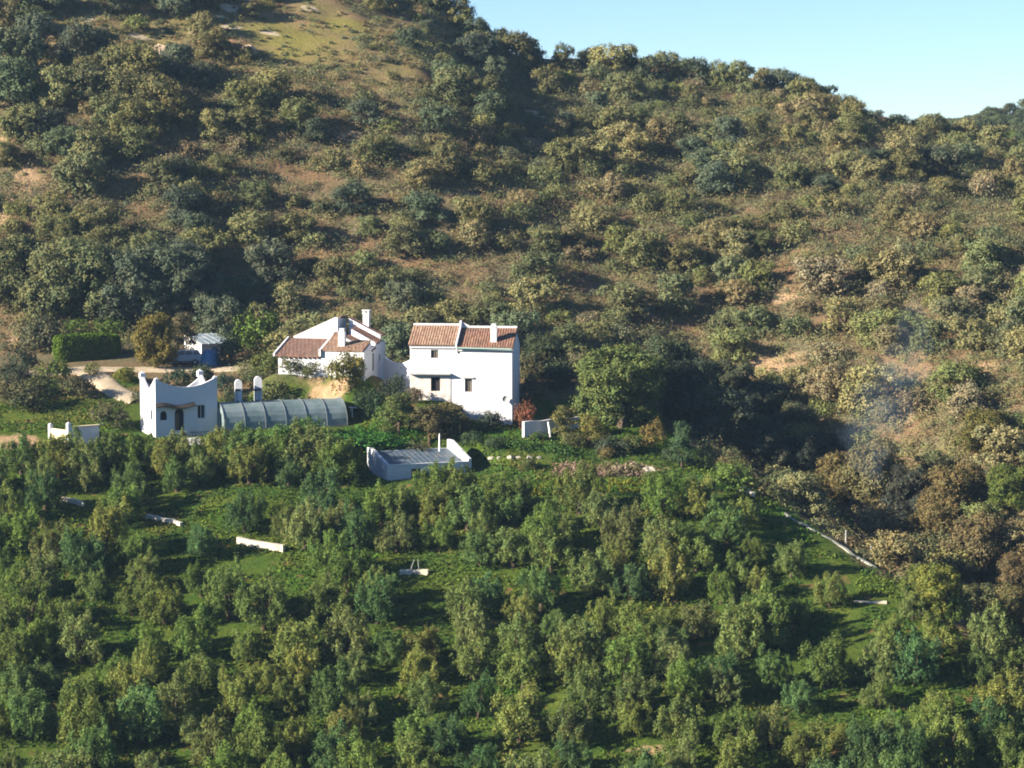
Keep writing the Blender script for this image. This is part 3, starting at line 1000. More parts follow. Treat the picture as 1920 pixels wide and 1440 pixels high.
def walls():
    g = "white terrace walls in the olive grove"
    ground_wall("terrace_wall", [(112, 938), (158, 948)], .32, .4, LEDGE, "short white wall stub at the upper left of the olive grove", "wall", g)
    ground_wall("terrace_wall", [(275, 972), (308, 977), (340, 986)], .32, .4, LEDGE, "thin broken white wall among olives below the scalloped house", "wall", g)
    ground_wall("terrace_wall", [(446, 1018), (490, 1027), (533, 1036)], .5, .5, LEDGE, "brightest white terrace wall in the middle of the olive grove", "wall", g)
    ground_wall("terrace_wall", [(750, 1076), (803, 1078)], .34, .5, LEDGE, "small white ledge with thin poles standing on it in the grove", "wall", g)
    ground_wall("terrace_wall", [(1386, 918), (1412, 932)], .35, .4, LEDGE, "pale wall end at the top right edge of the grove terrace", "wall", g)
    ground_wall("terrace_wall", [(1472, 966), (1510, 988), (1560, 1014), (1600, 1042), (1642, 1066)], .1, .28, surf_mat("mossy_grey_wall", (.34, .34, .31), (.20, .21, .18), .5, .95, .1, .6, 5, stain=(.10, .11, .06), sscale=.5), "long thin wall running down the edge of the grove towards the gully", "wall", g)
    ground_wall("terrace_wall", [(1702, 1072), (1730, 1078)], .35, .4, LEDGE, "small pale wall end beside the gully at the foot of the brown trees", "wall", g)
    ground_wall("terrace_wall", [(1598, 1128), (1630, 1130), (1662, 1132)], .12, .4, LEDGE, "low pale wall among olives below the end of the long thin wall", "wall", g)
    ground_wall("terrace_wall", [(1885, 1250), (1935, 1278)], .6, .5, CREAM, "ochre wall end at the lower right edge of the photo", "wall", g)
    ground_wall("terrace_wall", [(338, 834), (388, 834)], .5, .5, WHITE, "white ledge directly below the front of the scalloped house", "wall", g)
    a = at(983, 791, 245); b = at(1086, 792, 249.5)
    e = MB()
    L = (Vector((b.x, b.y, 0)) - Vector((a.x, a.y, 0))).length
    e.M = Matrix.Translation(a) @ Matrix.Rotation(math.atan2(b.y - a.y, b.x - a.x), 4, 'Z')
    e.wall(0, L, -3, lambda x: .04 * math.sin(x * 2.1), 0, .3, (), .4)
    tag(e.build("garden_wall", WHITE2), "low bluish white garden wall at the shaded gable end of the tall farmhouse", "wall")
    # dipping wall between the houses
    a = at(720, 705, 259); b = at(772, 705, 257)
    e = MB()
    L = (b - a).length
    e.M = Matrix.Translation(a) @ Matrix.Rotation(math.atan2(b.y - a.y, b.x - a.x), 4, 'Z')
    e.wall(0, L, -2.0, lambda x: 1.35 + .55 * abs(2 * x / L - 1) ** 2.2, 0, .3, (), .2)
    tag(e.build("courtyard_wall", WHITE2), "white wall with a dipping top joining the cottage to the tall farmhouse", "wall")
    # posts
    def post(u, r, h, rad, mat, label, name="post", lean=0, lst=None):
        p = pick(u, r)
        o = MB().tube([(p.x, p.y, p.z - .3), (p.x + lean * .5, p.y, p.z + h * .5), (p.x + lean, p.y, p.z + h)], [rad, rad * .95, rad * .8], 8)
        tag(o.build(name, mat), label, "post", lst)
    p = at(824, 846, 240)
    tag(MB().tube([p, p + Vector((0, 0, .9)), p + Vector((0, 0, 1.6))], [.1, .07, .05], 8).build("post", PLASTIC), "slim white pole rising behind the sunken-roof shed", "post")
    post(1033, 822, 1.5, .12, PLASTIC, "leaning white post in front of the low garden wall", lean=-.25)
    post(1586, 1020, 1.2, .07, GREYM, "upper grey fence post beside the long thin grove wall")
    post(1633, 1052, 1.3, .07, GREYM, "lower grey fence post near the end of the long thin grove wall")
    post(768, 1074, 1.0, .03, GREYM, "left of two crossed thin poles above the small white ledge", "pole", .4, "thin poles")
    post(786, 1074, 1.1, .03, GREYM, "right of two crossed thin poles above the small white ledge", "pole", -.1, "thin poles")
    # table
    p = pick(672, 781)
    t = empty("garden_table", p, 15, "white garden table beside the end of the greenhouse", "table")
    MB().box(-.85, .85, -.5, .5, .70, .78).build("table_top", PLASTIC, t)
    for x in (-.7, .65):
        for y in (-.4, .35):
            MB().box(x, x + .07, y, y + .07, -.2, .70).build("leg", PLASTIC, t)
    p = pick(703, 779)
    t = empty("garden_chair", p, 200, "small pale garden chair near the white table", "chair")
    MB().box(-.25, .25, -.25, .25, .4, .45).build("seat", GREYM, t)
    MB().box(-.25, .25, .2, .25, .45, .85).build("backrest", GREYM, t)
    for x in (-.23, .18):
        for y in (-.23, .15):
            MB().box(x, x + .05, y, y + .05, -.15, .4).build("leg", GREYM, t)


def stones():
    def rock(u, r, s, mat, label, group=None):
        p = pick(u, r)
        vs, fs = [], []
        n, m = 9, 5
        ph = random.random() * 6
        for j in range(m + 1):
            a = math.pi * j / m
            for k in range(n):
                b = 2 * math.pi * k / n
                q = s * (1 + .2 * math.sin(3 * b + ph + j) + .12 * math.sin(5 * b + 2 * ph))
                vs.append((p.x + q * math.sin(a) * math.cos(b) * 1.25, p.y + q * math.sin(a) * math.sin(b), p.z + .15 * s + .75 * q * math.cos(a)))
        for j in range(m):
            for k in range(n):
                fs.append((j * n + k, j * n + (k + 1) % n, (j + 1) * n + (k + 1) % n, (j + 1) * n + k))
        tag(MB().add(vs, fs).build("boulder" if s > .8 else "stone", mat), label, "rock", group)
    BO = surf_mat("boulder_rock", (.48, .36, .26), (.34, .25, .18), 1.5, .95, .1, .6, 4)
    PS = surf_mat("pale_stone", (.36, .33, .29), (.26, .24, .21), 3, .95, .1, .5, 6)
    rock(298, 104, 1.3, BO, "large tan boulder on the upper hillside between dark oaks")
    rock(466, 98, .85, BO, "pinkish boulder on the upper meadow slope")
    for i, (u, s) in enumerate(((922, .26), (936, .2), (957, .28), (972, .2), (993, .24), (1010, .2))):
        rock(u, 862 - i * .5, s, PS, "pale stone edging the vegetable bed, " + ("first", "second", "third", "fourth", "fifth", "sixth")[i] + " from the shed end", "stones edging the vegetable bed")
    rock(1215, 888, .6, PS, "pale stone at the far end of the dry garden plot")


tall_house(); gabled_house(); tower(); greenhouse(); shed(); hut(); outbuilding(); car(); tarp_pile(); pillars(); walls(); stones()


# ------------------------------------------------------------------ foliage
def unit(n, rng):
    v = rng.normal(size=(n, 3))
    return v / np.linalg.norm(v, axis=1, keepdims=True)


def leaves(rng, P, out, L, Wd, align=.9, upb=0.0, tint=None, jit=.25):
    """One rhombic leaf cluster per point P, facing out."""
    n = len(P)
    nrm = out * align + unit(n, rng)
    nrm /= np.linalg.norm(nrm, axis=1, keepdims=True)
    ax = unit(n, rng) + np.array([0, 0, upb])
    ax -= nrm * np.sum(ax * nrm, 1, keepdims=True)
    ax /= np.linalg.norm(ax, axis=1, keepdims=True) + 1e-9
    sd = np.cross(nrm, ax)
    l = L * rng.uniform(.6, 1.3, (n, 1)); w = Wd * rng.uniform(.6, 1.3, (n, 1))
    bend = nrm * l * .12
    V = np.stack([P - ax * l * .5 - bend, P + sd * w * .5, P + ax * l * .5 - bend, P - sd * w * .5], 1).reshape(-1, 3)
    Q = np.arange(n * 4).reshape(n, 4)
    t = np.ones((n, 3)) if tint is None else tint
    t = t * (1 + (rng.random((n, 1)) - .5) * 2 * jit)
    return V, Q, np.repeat(t, 4, 0)


def crown(rng, name, lobes, dens, per, cr, L, Wd, align=.9, upb=0., taper=0., hue=.25, mat=None):
    Ps, Os, Ts = [], [], []
    lob_c = np.array([l[0] for l in lobes], float)
    mid = lob_c.mean(0)
    for c, r in lobes:
        c = np.array(c, float); r = np.array(r, float)
        area = 4 * math.pi * ((r[0] * r[1]) ** 1.6 + (r[0] * r[2]) ** 1.6 + (r[1] * r[2]) ** 1.6) ** (1 / 1.6) / 3 ** (1 / 1.6)
        nc = max(6, int(area * dens))
        d = unit(nc, rng)
        d[:, 2] = np.where((d[:, 2] < -.35) & (rng.random(nc) < .6), -d[:, 2], d[:, 2])
        rad = .62 + .45 * rng.random((nc, 1)) ** .7
        k = c + d * r * rad
        if taper:
            s = 1 - taper * np.clip((k[:, 2:3] - c[2]) / r[2], 0, 1)
            k[:, :2] = c[:2] + (k[:, :2] - c[:2]) * s
        ln = rng.integers(int(per * .5), int(per * 1.5), nc)
        idx = np.repeat(np.arange(nc), ln)
        csz = cr * rng.uniform(.6, 1.35, nc)
        p = k[idx] + rng.normal(size=(len(idx), 3)) * csz[idx][:, None] * np.array([.5, .5, .5 + .35 * upb])
        o = (p - c) / r * .7 + (p - k[idx]) / cr * .5 + np.array([0, 0, .15])
        o /= np.linalg.norm(o, axis=1, keepdims=True) + 1e-9
        tc = 1 + (rng.random((nc, 1)) - .5) * 2 * hue * np.array([[1.1, .9, .8]]) + (rng.random((nc, 1)) - .5) * hue * np.array([[1., 0, -.6]])
        Ps.append(p); Os.append(o); Ts.append(tc[idx])
    P = np.concatenate(Ps); O = np.concatenate(Os); T = np.concatenate(Ts)
    V, Q, C = leaves(rng, P, O, L, Wd, align, upb, T)
    return np_mesh(name, V, Q, mat or LEAF, np.clip(C, .2, 2.5))


def trunk_mesh(name, height, rad, limbs, rng, lean=.15):
    mb = MB()
    top = Vector((rng.normal() * lean, rng.normal() * lean, height))
    mid = Vector((top.x * .2 + rng.normal() * .08, top.y * .2, height * .5))
    mb.tube([(0, 0, -.5), (0, 0, .1), mid, top], [rad * 1.5, rad * 1.15, rad * .9, rad * .7], 8)
    for c in limbs:
        c = Vector(c)
        m = top.lerp(c, .5) + Vector((0, 0, -.12 * (c - top).length))
        mb.tube([top - Vector((0, 0, .15)), m, c], [rad * .6, rad * .4, rad * .15], 6)
    me = bpy.data.meshes.new(name)
    me.from_pydata(mb.v, [], mb.f)
    me.materials.append(BARK)
    return me


def olive_variant(i):
    rng = np.random.default_rng(100 + i)
    n = int(rng.integers(14, 20))
    lobes = [((0, 0, 2.0), (.9, .9, 1.0))]
    for k in range(n):
        a = 2.4 * k + rng.random() * 1.2
        q = 1.95 * math.sqrt((k + .5) / n) * rng.uniform(.8, 1.1)
        top = 3.75 - .40 * q * q * rng.uniform(.4, 1.2) + rng.normal() * .38
        hz = rng.uniform(.65, 1.25)
        rr = rng.uniform(.32, .54)
        lobes.append(((q * math.cos(a), q * math.sin(a), max(top - hz, .95)), (rr, rr, hz)))
    for k in range(6):
        a = k * 1.05 + rng.random() * .6
        lobes.append(((1.25 * math.cos(a), 1.25 * math.sin(a), rng.uniform(.9, 1.4)), (.7, .7, .6)))
    cr = crown(rng, "olive_crown", lobes, 4.4, 22, .19, .2, .075, 1.25, 1.0, .6, .26, LEAF_OLIVE)
    tr = trunk_mesh("olive_trunk", .9, .2, [l[0] for l in lobes[:5]], rng)
    return cr, tr


def oak_variant(i, wide=1.0):
    rng = np.random.default_rng(200 + i)
    n = int(rng.integers(6, 10))
    lobes = [((0, 0, 2.7), (1.3, 1.3, 1.2))]
    for k in range(n):
        a = 2 * math.pi * (k + rng.random() * .7) / n
        q = rng.uniform(.7, 1.5) * wide
        lobes.append(((q * math.cos(a), q * math.sin(a), rng.uniform(1.4, 3.1)), (rng.uniform(.7, 1.15), rng.uniform(.7, 1.15), rng.uniform(.6, 1.0))))
    for k in range(7):
        a = k * .9 + rng.random() * .6
        q = rng.uniform(.9, 1.5) * wide
        lobes.append(((q * math.cos(a), q * math.sin(a), rng.uniform(.5, 1.1)), (.75, .75, .65)))
    cr = crown(rng, "oak_crown", lobes, 3.0, 22, .3, .19, .15, 1.7, 0, 0, .2)
    tr = trunk_mesh("oak_trunk", 1.3, .2, [l[0] for l in lobes[1:6]], rng)
    return cr, tr


def shrub_variant(i):
    rng = np.random.default_rng(300 + i)
    n = int(rng.integers(3, 9))
    q0 = rng.uniform(.5, .95)
    lobes = [((0, 0, .75), (q0, q0 * rng.uniform(.7, 1.2), rng.uniform(.5, .95)))]
    for k in range(n):
        a = 2 * math.pi * (k + rng.random() * .7) / n
        q = rng.uniform(.4, .9)
        lobes.append(((q * math.cos(a), q * math.sin(a), rng.uniform(.4, .95)), (rng.uniform(.45, .7), rng.uniform(.45, .7), rng.uniform(.4, .75))))
    return crown(rng, "shrub_crown", lobes, rng.uniform(3.5, 7), 15, rng.uniform(.2, .3), .14, .1, 1.4, .3, 0, .28)


def big_variant(seed, n, Rr, Hh, leaf=.26):
    """A large many-lobed tree: crown about 2*Rr wide and Hh high."""
    rng = np.random.default_rng(seed)
    lobes = [((0, 0, Hh * .55), (Rr * .6, Rr * .6, Hh * .35))]
    for k in range(n):
        a = rng.random() * 2 * math.pi
        f = (k + .5) / n
        z = Hh * (.12 + .76 * f)
        q = Rr * rng.uniform(.5, .8) * math.sin(math.pi * (.20 + .68 * f)) ** .55
        rr = Rr * rng.uniform(.24, .38)
        lobes.append(((q * math.cos(a), q * math.sin(a), z), (rr, rr, rr * rng.uniform(.75, 1.0))))
    cr = crown(rng, "big_crown", lobes, 2.1, 26, .42, leaf * .9, leaf * .68, 1.6, 0, 0, .24)
    tr = trunk_mesh("big_trunk", Hh * .3, Rr * .09, [l[0] for l in lobes[1:7]], rng, .3)
    return cr, tr


OLIVE = [olive_variant(i) for i in range(13)]
OAK = [oak_variant(i, 1.0 + .15 * (i % 3)) for i in range(8)]
SHRUB = [shrub_variant(i) for i in range(12)]
BIG = [big_variant(401, 34, 4.6, 9.5), big_variant(402, 26, 3.6, 7.5), big_variant(403, 28, 3.9, 8.2)]
TALL = [big_variant(411, 16, 2.2, 7.5, .24), big_variant(412, 14, 2.0, 6.5, .22)]

TREES = []          # every placed plant: dict
CELLS = {}


def near(x, y, d):
    for i in range(int((x - d) // 4), int((x + d) // 4) + 1):
        for j in range(int((y - d) // 4), int((y + d) // 4) + 1):
            for (a, b, r) in CELLS.get((i, j), ()):
                if (a - x) ** 2 + (b - y) ** 2 < (d * .5 + r * .5) ** 2:
                    return True
    return False


def place(name, cat, kindword, pool, x, y, sx, sz, col, group=None, label=None, crad=None, single=False, sink=.1, rz=None):
    v = pool[random.randrange(len(pool))]
    z = h1(x, y) - sink
    rz = random.random() * 6.283 if rz is None else rz
    sc = (sx * random.uniform(.94, 1.06), sx * random.uniform(.94, 1.06), sz)
    if single:
        root = bpy.data.objects.new(name, v)
        root.color = (*col, 1)
        COL.objects.link(root)
    else:
        root = bpy.data.objects.new(name, None)
        root.empty_display_size = .3
        COL.objects.link(root)
        c = bpy.data.objects.new("crown", v[0]); c.color = (*col, 1)
        t = bpy.data.objects.new("trunk", v[1])
        for o in (c, t):
            COL.objects.link(o); o.parent = root
    root.location = (x, y, z)
    root.rotation_euler = (0, 0, rz)
    root.scale = sc
    root["category"] = cat
    if group: root["group"] = group
    crad = crad or 1.6 * sx
    CELLS.setdefault((int(x // 4), int(y // 4)), []).append((x, y, crad))
    TREES.append(dict(o=root, x=x, y=y, z=z, sx=sx, h=sz, col=col, word=kindword, label=label))
    return root


def jc(c, a=.18):
    k = 1 + (random.random() - .5) * 2 * a
    return tuple(max(.008, v * k * (1 + (random.random() - .5) * a * .45)) for v in c)


OLV = [(.13, .178, .05), (.15, .19, .052), (.105, .165, .052), (.175, .20, .055), (.16, .195, .068), (.082, .145, .055), (.118, .178, .044), (.14, .185, .06)]
HOAK = [(.125, .14, .066), (.15, .155, .07), (.105, .132, .076), (.165, .16, .07), (.09, .11, .072)]
KHAKI = [(.185, .175, .08), (.195, .17, .085), (.155, .16, .074), (.165, .18, .068), (.195, .165, .098), (.14, .155, .08)]


def put(u, r, Y=None):
    """World point of a plant's foot: on the ground under pixel (u, r), or at depth Y."""
    if Y is None:
        p = pick(u, r)
        return p.x, p.y
    return float(at(u, r, Y).x), Y


G_RIDGE, G_HILL, G_SHRUB, G_OLIVE, G_DARK = "oaks along the ridge line", "holm oaks on the hillside", "shrubs on the hillside", "olive trees in the grove", "big dark oaks behind the track"

# ---- ridge trees against the sky: (u, crown width m, height m)
for u, w, hgt in ((770, 5.5, 5.0), (815, 5.5, 5.0), (858, 4.8, 4.6), (893, 4.6, 3.8), (935, 3.6, 4.4), (972, 5.4, 5.4), (1000, 3.2, 3.4), (1052, 3.0, 3.9), (1105, 3.4, 3.0), (1142, 6.0, 4.8),
                  (1178, 4.0, 4.0), (1215, 4.2, 3.8), (1255, 4.0, 4.2), (1300, 4.0, 4.2), (1345, 4.2, 4.2), (1382, 4.4, 4.6), (1432, 3.4, 3.6), (1462, 4.6, 4.2), (1503, 4.6, 4.0),
                  (1540, 4.0, 3.2), (1588, 3.2, 2.3), (1630, 3.0, 2.1), (1680, 2.8, 2.5), (1725, 3.0, 2.5), (1762, 2.7, 1.9), (1800, 2.5, 1.7), (1840, 2.8, 1.8), (1890, 3.0, 2.0)):
    Y = 376 + random.uniform(-2, 3)
    place("holm_oak", "tree", "holm oak", OAK, (u - 960) / FPX * Y, Y, w / 3.9, hgt / 3.9, jc(random.choice(HOAK), .25), G_RIDGE)

for i in range(60):
    Y = random.uniform(548, 612); u = random.uniform(1770, 1985)
    x = (u - 960) / FPX * Y
    if near(x, Y, 3): continue
    w = random.uniform(3.2, 5.0)
    place("holm_oak", "tree", "far oak", OAK, x, Y, w / 3.9, w / 4.6, jc((.085, .105, .055), .2), "oaks on the far hill", crad=w * .35)

# ---- the dense dark stand at the left, and the oaks above it
for u, r, w, hgt, c in ((20, 575, 8, 7.5, 0), (95, 600, 8, 8, 0), (165, 606, 9, 9.5, 0), (235, 610, 8, 8.6, 4), (300, 600, 8.5, 8.6, 4), (352, 596, 7, 7.0, 4), (395, 590, 5, 4.5, 4),
                        (60, 530, 6.5, 5.5, 3), (130, 540, 7, 6, 1), (205, 520, 7, 6, 1), (275, 530, 7.5, 6, 0), (340, 545, 6, 5.5, 4), (180, 470, 6, 5, 3), (110, 480, 5.5, 4.5, 3)):
    x, y = put(u, r)
    place("holm_oak", "tree", "big dark oak", BIG[1:], x, y, w / 7.6, hgt / 8.0, jc(HOAK[c], .15), G_DARK, crad=w * .42)
for u, r, w, hgt, c in ((30, 150, 6, 6.5, 2), (62, 110, 4, 5.5, 4), (25, 200, 6, 6, 2), (150, 125, 5, 5.6, 4), (185, 118, 4, 4.4, 4), (110, 205, 5, 5, 1), (215, 150, 4.5, 4.5, 1), (262, 165, 5.5, 5.4, 3),
                        (232, 205, 5, 5, 3), (170, 195, 5.5, 5, 0), (335, 150, 4.2, 4.4, 4), (375, 165, 3.5, 3.4, 4), (300, 225, 5.5, 5.4, 3), (335, 240, 5, 5, 3), (255, 260, 5, 4.6, 3), (210, 245, 4.6, 4.6, 0),
                        (90, 265, 5, 3.6, 4), (120, 290, 4.5, 3.4, 2), (40, 270, 5, 4.6, 1), (170, 320, 5, 5, 1), (150, 370, 5, 5, 0), (250, 300, 4.6, 4.2, 0), (470, 215, 5, 4.2, 3), (690, 240, 4, 3.4, 4),
                        (305, 370, 4.4, 4.4, 0), (345, 420, 4.5, 4.4, 4), (330, 350, 4, 3.6, 4), (20, 30, 6, 4, 2), (90, 20, 6, 4, 2), (330, 10, 4, 3, 4), (560, 250, 4, 4.2, 1), (930, 175, 3.6, 4.6, 2), (915, 245, 4, 5, 2), (840, 170, 4, 4, 2)):
    x, y = put(u, r)
    place("holm_oak", "tree", "holm oak", OAK, x, y, w / 3.9, hgt / 3.9, jc(HOAK[c], .2), G_HILL)

# ---- singled-out plants round the houses: (name, category, pool, u, r or Y, width, height, colour, label)
def special(name, cat, pool, base_w, base_h, u, r, w, hgt, col, label, Y=None, single=False, crad=None, sink=.1):
    x, y = put(u, r, Y)
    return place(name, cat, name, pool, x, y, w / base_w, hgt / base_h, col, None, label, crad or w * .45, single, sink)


special("oak_tree", "tree", BIG[:1], 9.0, 9.6, 1168, 0, 9.2, 7.9, (.105, .135, .045), "largest spreading green oak beside the tall farmhouse, casting the wide dark shadow", 249.5)
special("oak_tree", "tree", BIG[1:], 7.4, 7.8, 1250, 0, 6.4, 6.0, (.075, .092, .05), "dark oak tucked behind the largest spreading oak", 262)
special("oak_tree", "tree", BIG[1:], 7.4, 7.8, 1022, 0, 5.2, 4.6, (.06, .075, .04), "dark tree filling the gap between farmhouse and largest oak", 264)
special("autumn_tree", "tree", BIG[1:2], 7.4, 7.8, 285, 0, 5.0, 5.9, (.135, .115, .035), "round olive-gold autumn tree beside the clipped hedge and the track", 268.5)
special("bare_tree", "tree", TALL, 4.2, 7, 335, 0, 3.2, 5.4, (.11, .10, .055), "greyish thin tree between autumn tree and outbuilding", 272)
special("leafy_shrub", "shrub", SHRUB, 2.6, 1.6, 470, 0, 5.2, 4.4, (.10, .15, .035), "bright green bush left of the cottage, behind the white pillars", 276, True)
special("leafy_shrub", "shrub", SHRUB, 2.6, 1.6, 425, 0, 3.4, 3.4, (.06, .085, .045), "dark bush to the right of the outbuilding", 272, True)
special("leafy_shrub", "shrub", SHRUB, 2.6, 1.6, 495, 0, 3.4, 3.0, (.10, .12, .04), "olive bush against the left end of the cottage", 262, True)
special("leafy_shrub", "shrub", SHRUB, 2.6, 1.6, 440, 0, 3.4, 2.4, (.05, .07, .04), "low dark bush left of the shorter white pillar", 254, True)
special("leafy_shrub", "shrub", SHRUB, 2.6, 1.6, 520, 0, 4.2, 2.6, (.05, .065, .04), "dark bush right of the taller white pillar", 254, True)
special("leafy_shrub", "shrub", SHRUB, 2.6, 1.6, 570, 0, 4.0, 2.0, (.045, .06, .04), "dark low bush under the cottage wall behind the greenhouse", 254, True)
special("domed_bush", "shrub", SHRUB, 2.6, 1.6, 645, 0, 3.9, 3.5, (.125, .12, .035), "domed golden-green bush in front of the cottage wall", 254.5, True)
special("leafy_shrub", "shrub", SHRUB, 2.6, 1.6, 690, 0, 3.4, 2.6, (.05, .08, .04), "dark shrub below the shaded end wall of the cottage", 253, True)
special("leafy_shrub", "shrub", SHRUB, 2.6, 1.6, 735, 0, 3.0, 2.4, (.045, .06, .04), "dark shrub below the dipping courtyard wall", 254, True)
special("young_tree", "tree", TALL, 4.2, 7, 745, 0, 3.6, 4.0, (.10, .125, .045), "leafy young tree in front of the farmhouse porch slab", 246.5)
special("young_tree", "tree", TALL, 4.2, 7, 803, 0, 4.0, 3.6, (.11, .10, .05), "brownish leafy tree before the farmhouse's stone facing", 246)
special("leafy_shrub", "shrub", SHRUB, 2.6, 1.6, 775, 0, 3.6, 2.4, (.09, .10, .05), "wispy shrub at the foot of the farmhouse near the shed", 243.5, True)
special("leafy_shrub", "shrub", SHRUB, 2.6, 1.6, 845, 0, 3.4, 2.2, (.10, .10, .045), "olive-brown shrub at the farmhouse's lower wall", 247, True)
special("leafy_shrub", "shrub", SHRUB, 2.6, 1.6, 918, 0, 3.6, 1.8, (.05, .065, .05), "blue-green bush at the bottom right of the farmhouse wall", 249.5, True)
special("leafy_shrub", "shrub", SHRUB, 2.6, 1.6, 690, 0, 6.0, 1.9, (.05, .14, .03), "wide bright green bramble between greenhouse and shed", 243, True)
special("leafy_shrub", "shrub", SHRUB, 2.6, 1.6, 610, 0, 5.0, 1.7, (.05, .13, .03), "bright green bramble below the greenhouse film", 242, True)
special("red_shrub", "shrub", SHRUB, 2.6, 1.6, 986, 0, 2.3, 2.7, (.17, .075, .045), "russet red-leaved shrub at the farmhouse's shaded corner", 249, True)
special("young_tree", "tree", TALL, 4.2, 7, 1112, 0, 3.4, 3.6, (.15, .14, .045), "yellow-green young tree in front of the largest oak", 243.5)
special("young_tree", "tree", TALL, 4.2, 7, 1060, 0, 2.6, 3.0, (.14, .14, .05), "thin yellowish sapling by the leaning white post", 246)
special("leafy_shrub", "shrub", SHRUB, 2.6, 1.6, 1000, 0, 3.0, 2.8, (.11, .10, .05), "pale shrub behind the garden wall beside the farmhouse gable", 257, True)
special("leafy_shrub", "shrub", SHRUB, 2.6, 1.6, 1230, 0, 3.0, 2.6, (.15, .12, .045), "straw-coloured shrub right of the dry garden plot", 244, True)
special("conifer_sapling", "tree", TALL, 4.2, 7, 1283, 0, 2.2, 4.2, (.06, .10, .05), "slim blue-green conifer at the dark edge of the garden", 239)
special("leafy_shrub", "shrub", SHRUB, 2.6, 1.6, 1150, 0, 3.4, 1.7, (.06, .075, .05), "grey-green shrub behind the dry garden plot", 242, True)
special("leafy_shrub", "shrub", SHRUB, 2.6, 1.6, 70, 0, 5.6, 3.6, (.08, .085, .05), "grey-green bush left of the clipped hedge", 277, True)
special("leafy_shrub", "shrub", SHRUB, 2.6, 1.6, 30, 0, 5.0, 2.6, (.04, .055, .035), "dark thicket beside the track at the left edge", 265, True)
special("leafy_shrub", "shrub", SHRUB, 2.6, 1.6, 100, 0, 4.0, 2.6, (.10, .125, .035), "yellow-green bush in the bend of the path", 262, True)
special("leafy_shrub", "shrub", SHRUB, 2.6, 1.6, 140, 0, 4.2, 2.4, (.09, .09, .05), "greyish bush below the bend of the path", 257, True)
special("leafy_shrub", "shrub", SHRUB, 2.6, 1.6, 225, 0, 3.4, 1.6, (.13, .14, .03), "low sunlit bush between track and scalloped house", 262, True)
special("leafy_shrub", "shrub", SHRUB, 2.6, 1.6, 200, 0, 4.4, 2.6, (.085, .09, .045), "bushy shrub in front of the scalloped house's lit side", 249, True)
special("leafy_shrub", "shrub", SHRUB, 2.6, 1.6, 30, 0, 6.0, 3.2, (.08, .085, .045), "wide olive bush left of the walled enclosure", 254, True)
# the gully: pale and brown trees and the dark hollow
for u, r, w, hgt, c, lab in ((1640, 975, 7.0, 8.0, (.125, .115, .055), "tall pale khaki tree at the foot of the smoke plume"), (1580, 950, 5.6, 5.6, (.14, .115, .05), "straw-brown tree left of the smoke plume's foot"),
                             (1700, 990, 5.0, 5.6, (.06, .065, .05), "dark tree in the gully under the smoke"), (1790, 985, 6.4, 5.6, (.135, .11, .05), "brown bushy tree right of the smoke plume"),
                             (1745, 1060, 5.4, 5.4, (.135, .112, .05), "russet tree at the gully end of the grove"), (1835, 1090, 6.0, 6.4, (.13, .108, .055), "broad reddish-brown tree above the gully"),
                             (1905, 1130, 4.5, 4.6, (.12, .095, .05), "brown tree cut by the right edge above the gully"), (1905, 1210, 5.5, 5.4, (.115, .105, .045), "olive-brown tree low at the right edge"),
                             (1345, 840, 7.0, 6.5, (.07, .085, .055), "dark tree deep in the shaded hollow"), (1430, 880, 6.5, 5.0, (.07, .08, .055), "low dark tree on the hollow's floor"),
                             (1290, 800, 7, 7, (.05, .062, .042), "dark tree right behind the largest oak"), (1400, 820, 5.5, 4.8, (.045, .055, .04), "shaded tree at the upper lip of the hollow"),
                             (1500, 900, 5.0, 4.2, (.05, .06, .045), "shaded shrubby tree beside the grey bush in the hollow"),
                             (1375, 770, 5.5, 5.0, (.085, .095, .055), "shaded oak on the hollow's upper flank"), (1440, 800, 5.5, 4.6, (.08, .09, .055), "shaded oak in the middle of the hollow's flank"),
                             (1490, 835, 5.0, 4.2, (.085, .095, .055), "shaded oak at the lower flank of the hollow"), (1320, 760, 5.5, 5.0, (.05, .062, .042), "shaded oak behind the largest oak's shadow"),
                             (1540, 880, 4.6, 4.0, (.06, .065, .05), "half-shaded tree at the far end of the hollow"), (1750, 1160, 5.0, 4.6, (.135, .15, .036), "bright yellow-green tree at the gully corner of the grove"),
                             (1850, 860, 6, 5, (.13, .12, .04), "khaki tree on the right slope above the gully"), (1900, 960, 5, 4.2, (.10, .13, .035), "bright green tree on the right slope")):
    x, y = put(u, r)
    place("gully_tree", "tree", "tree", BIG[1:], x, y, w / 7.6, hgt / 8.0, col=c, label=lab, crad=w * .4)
special("leafy_shrub", "shrub", SHRUB, 2.6, 1.6, 1375, 925, 4.6, 2.8, (.09, .14, .035), "rounded bright green bush at the right end of the grove terrace", 232, True)

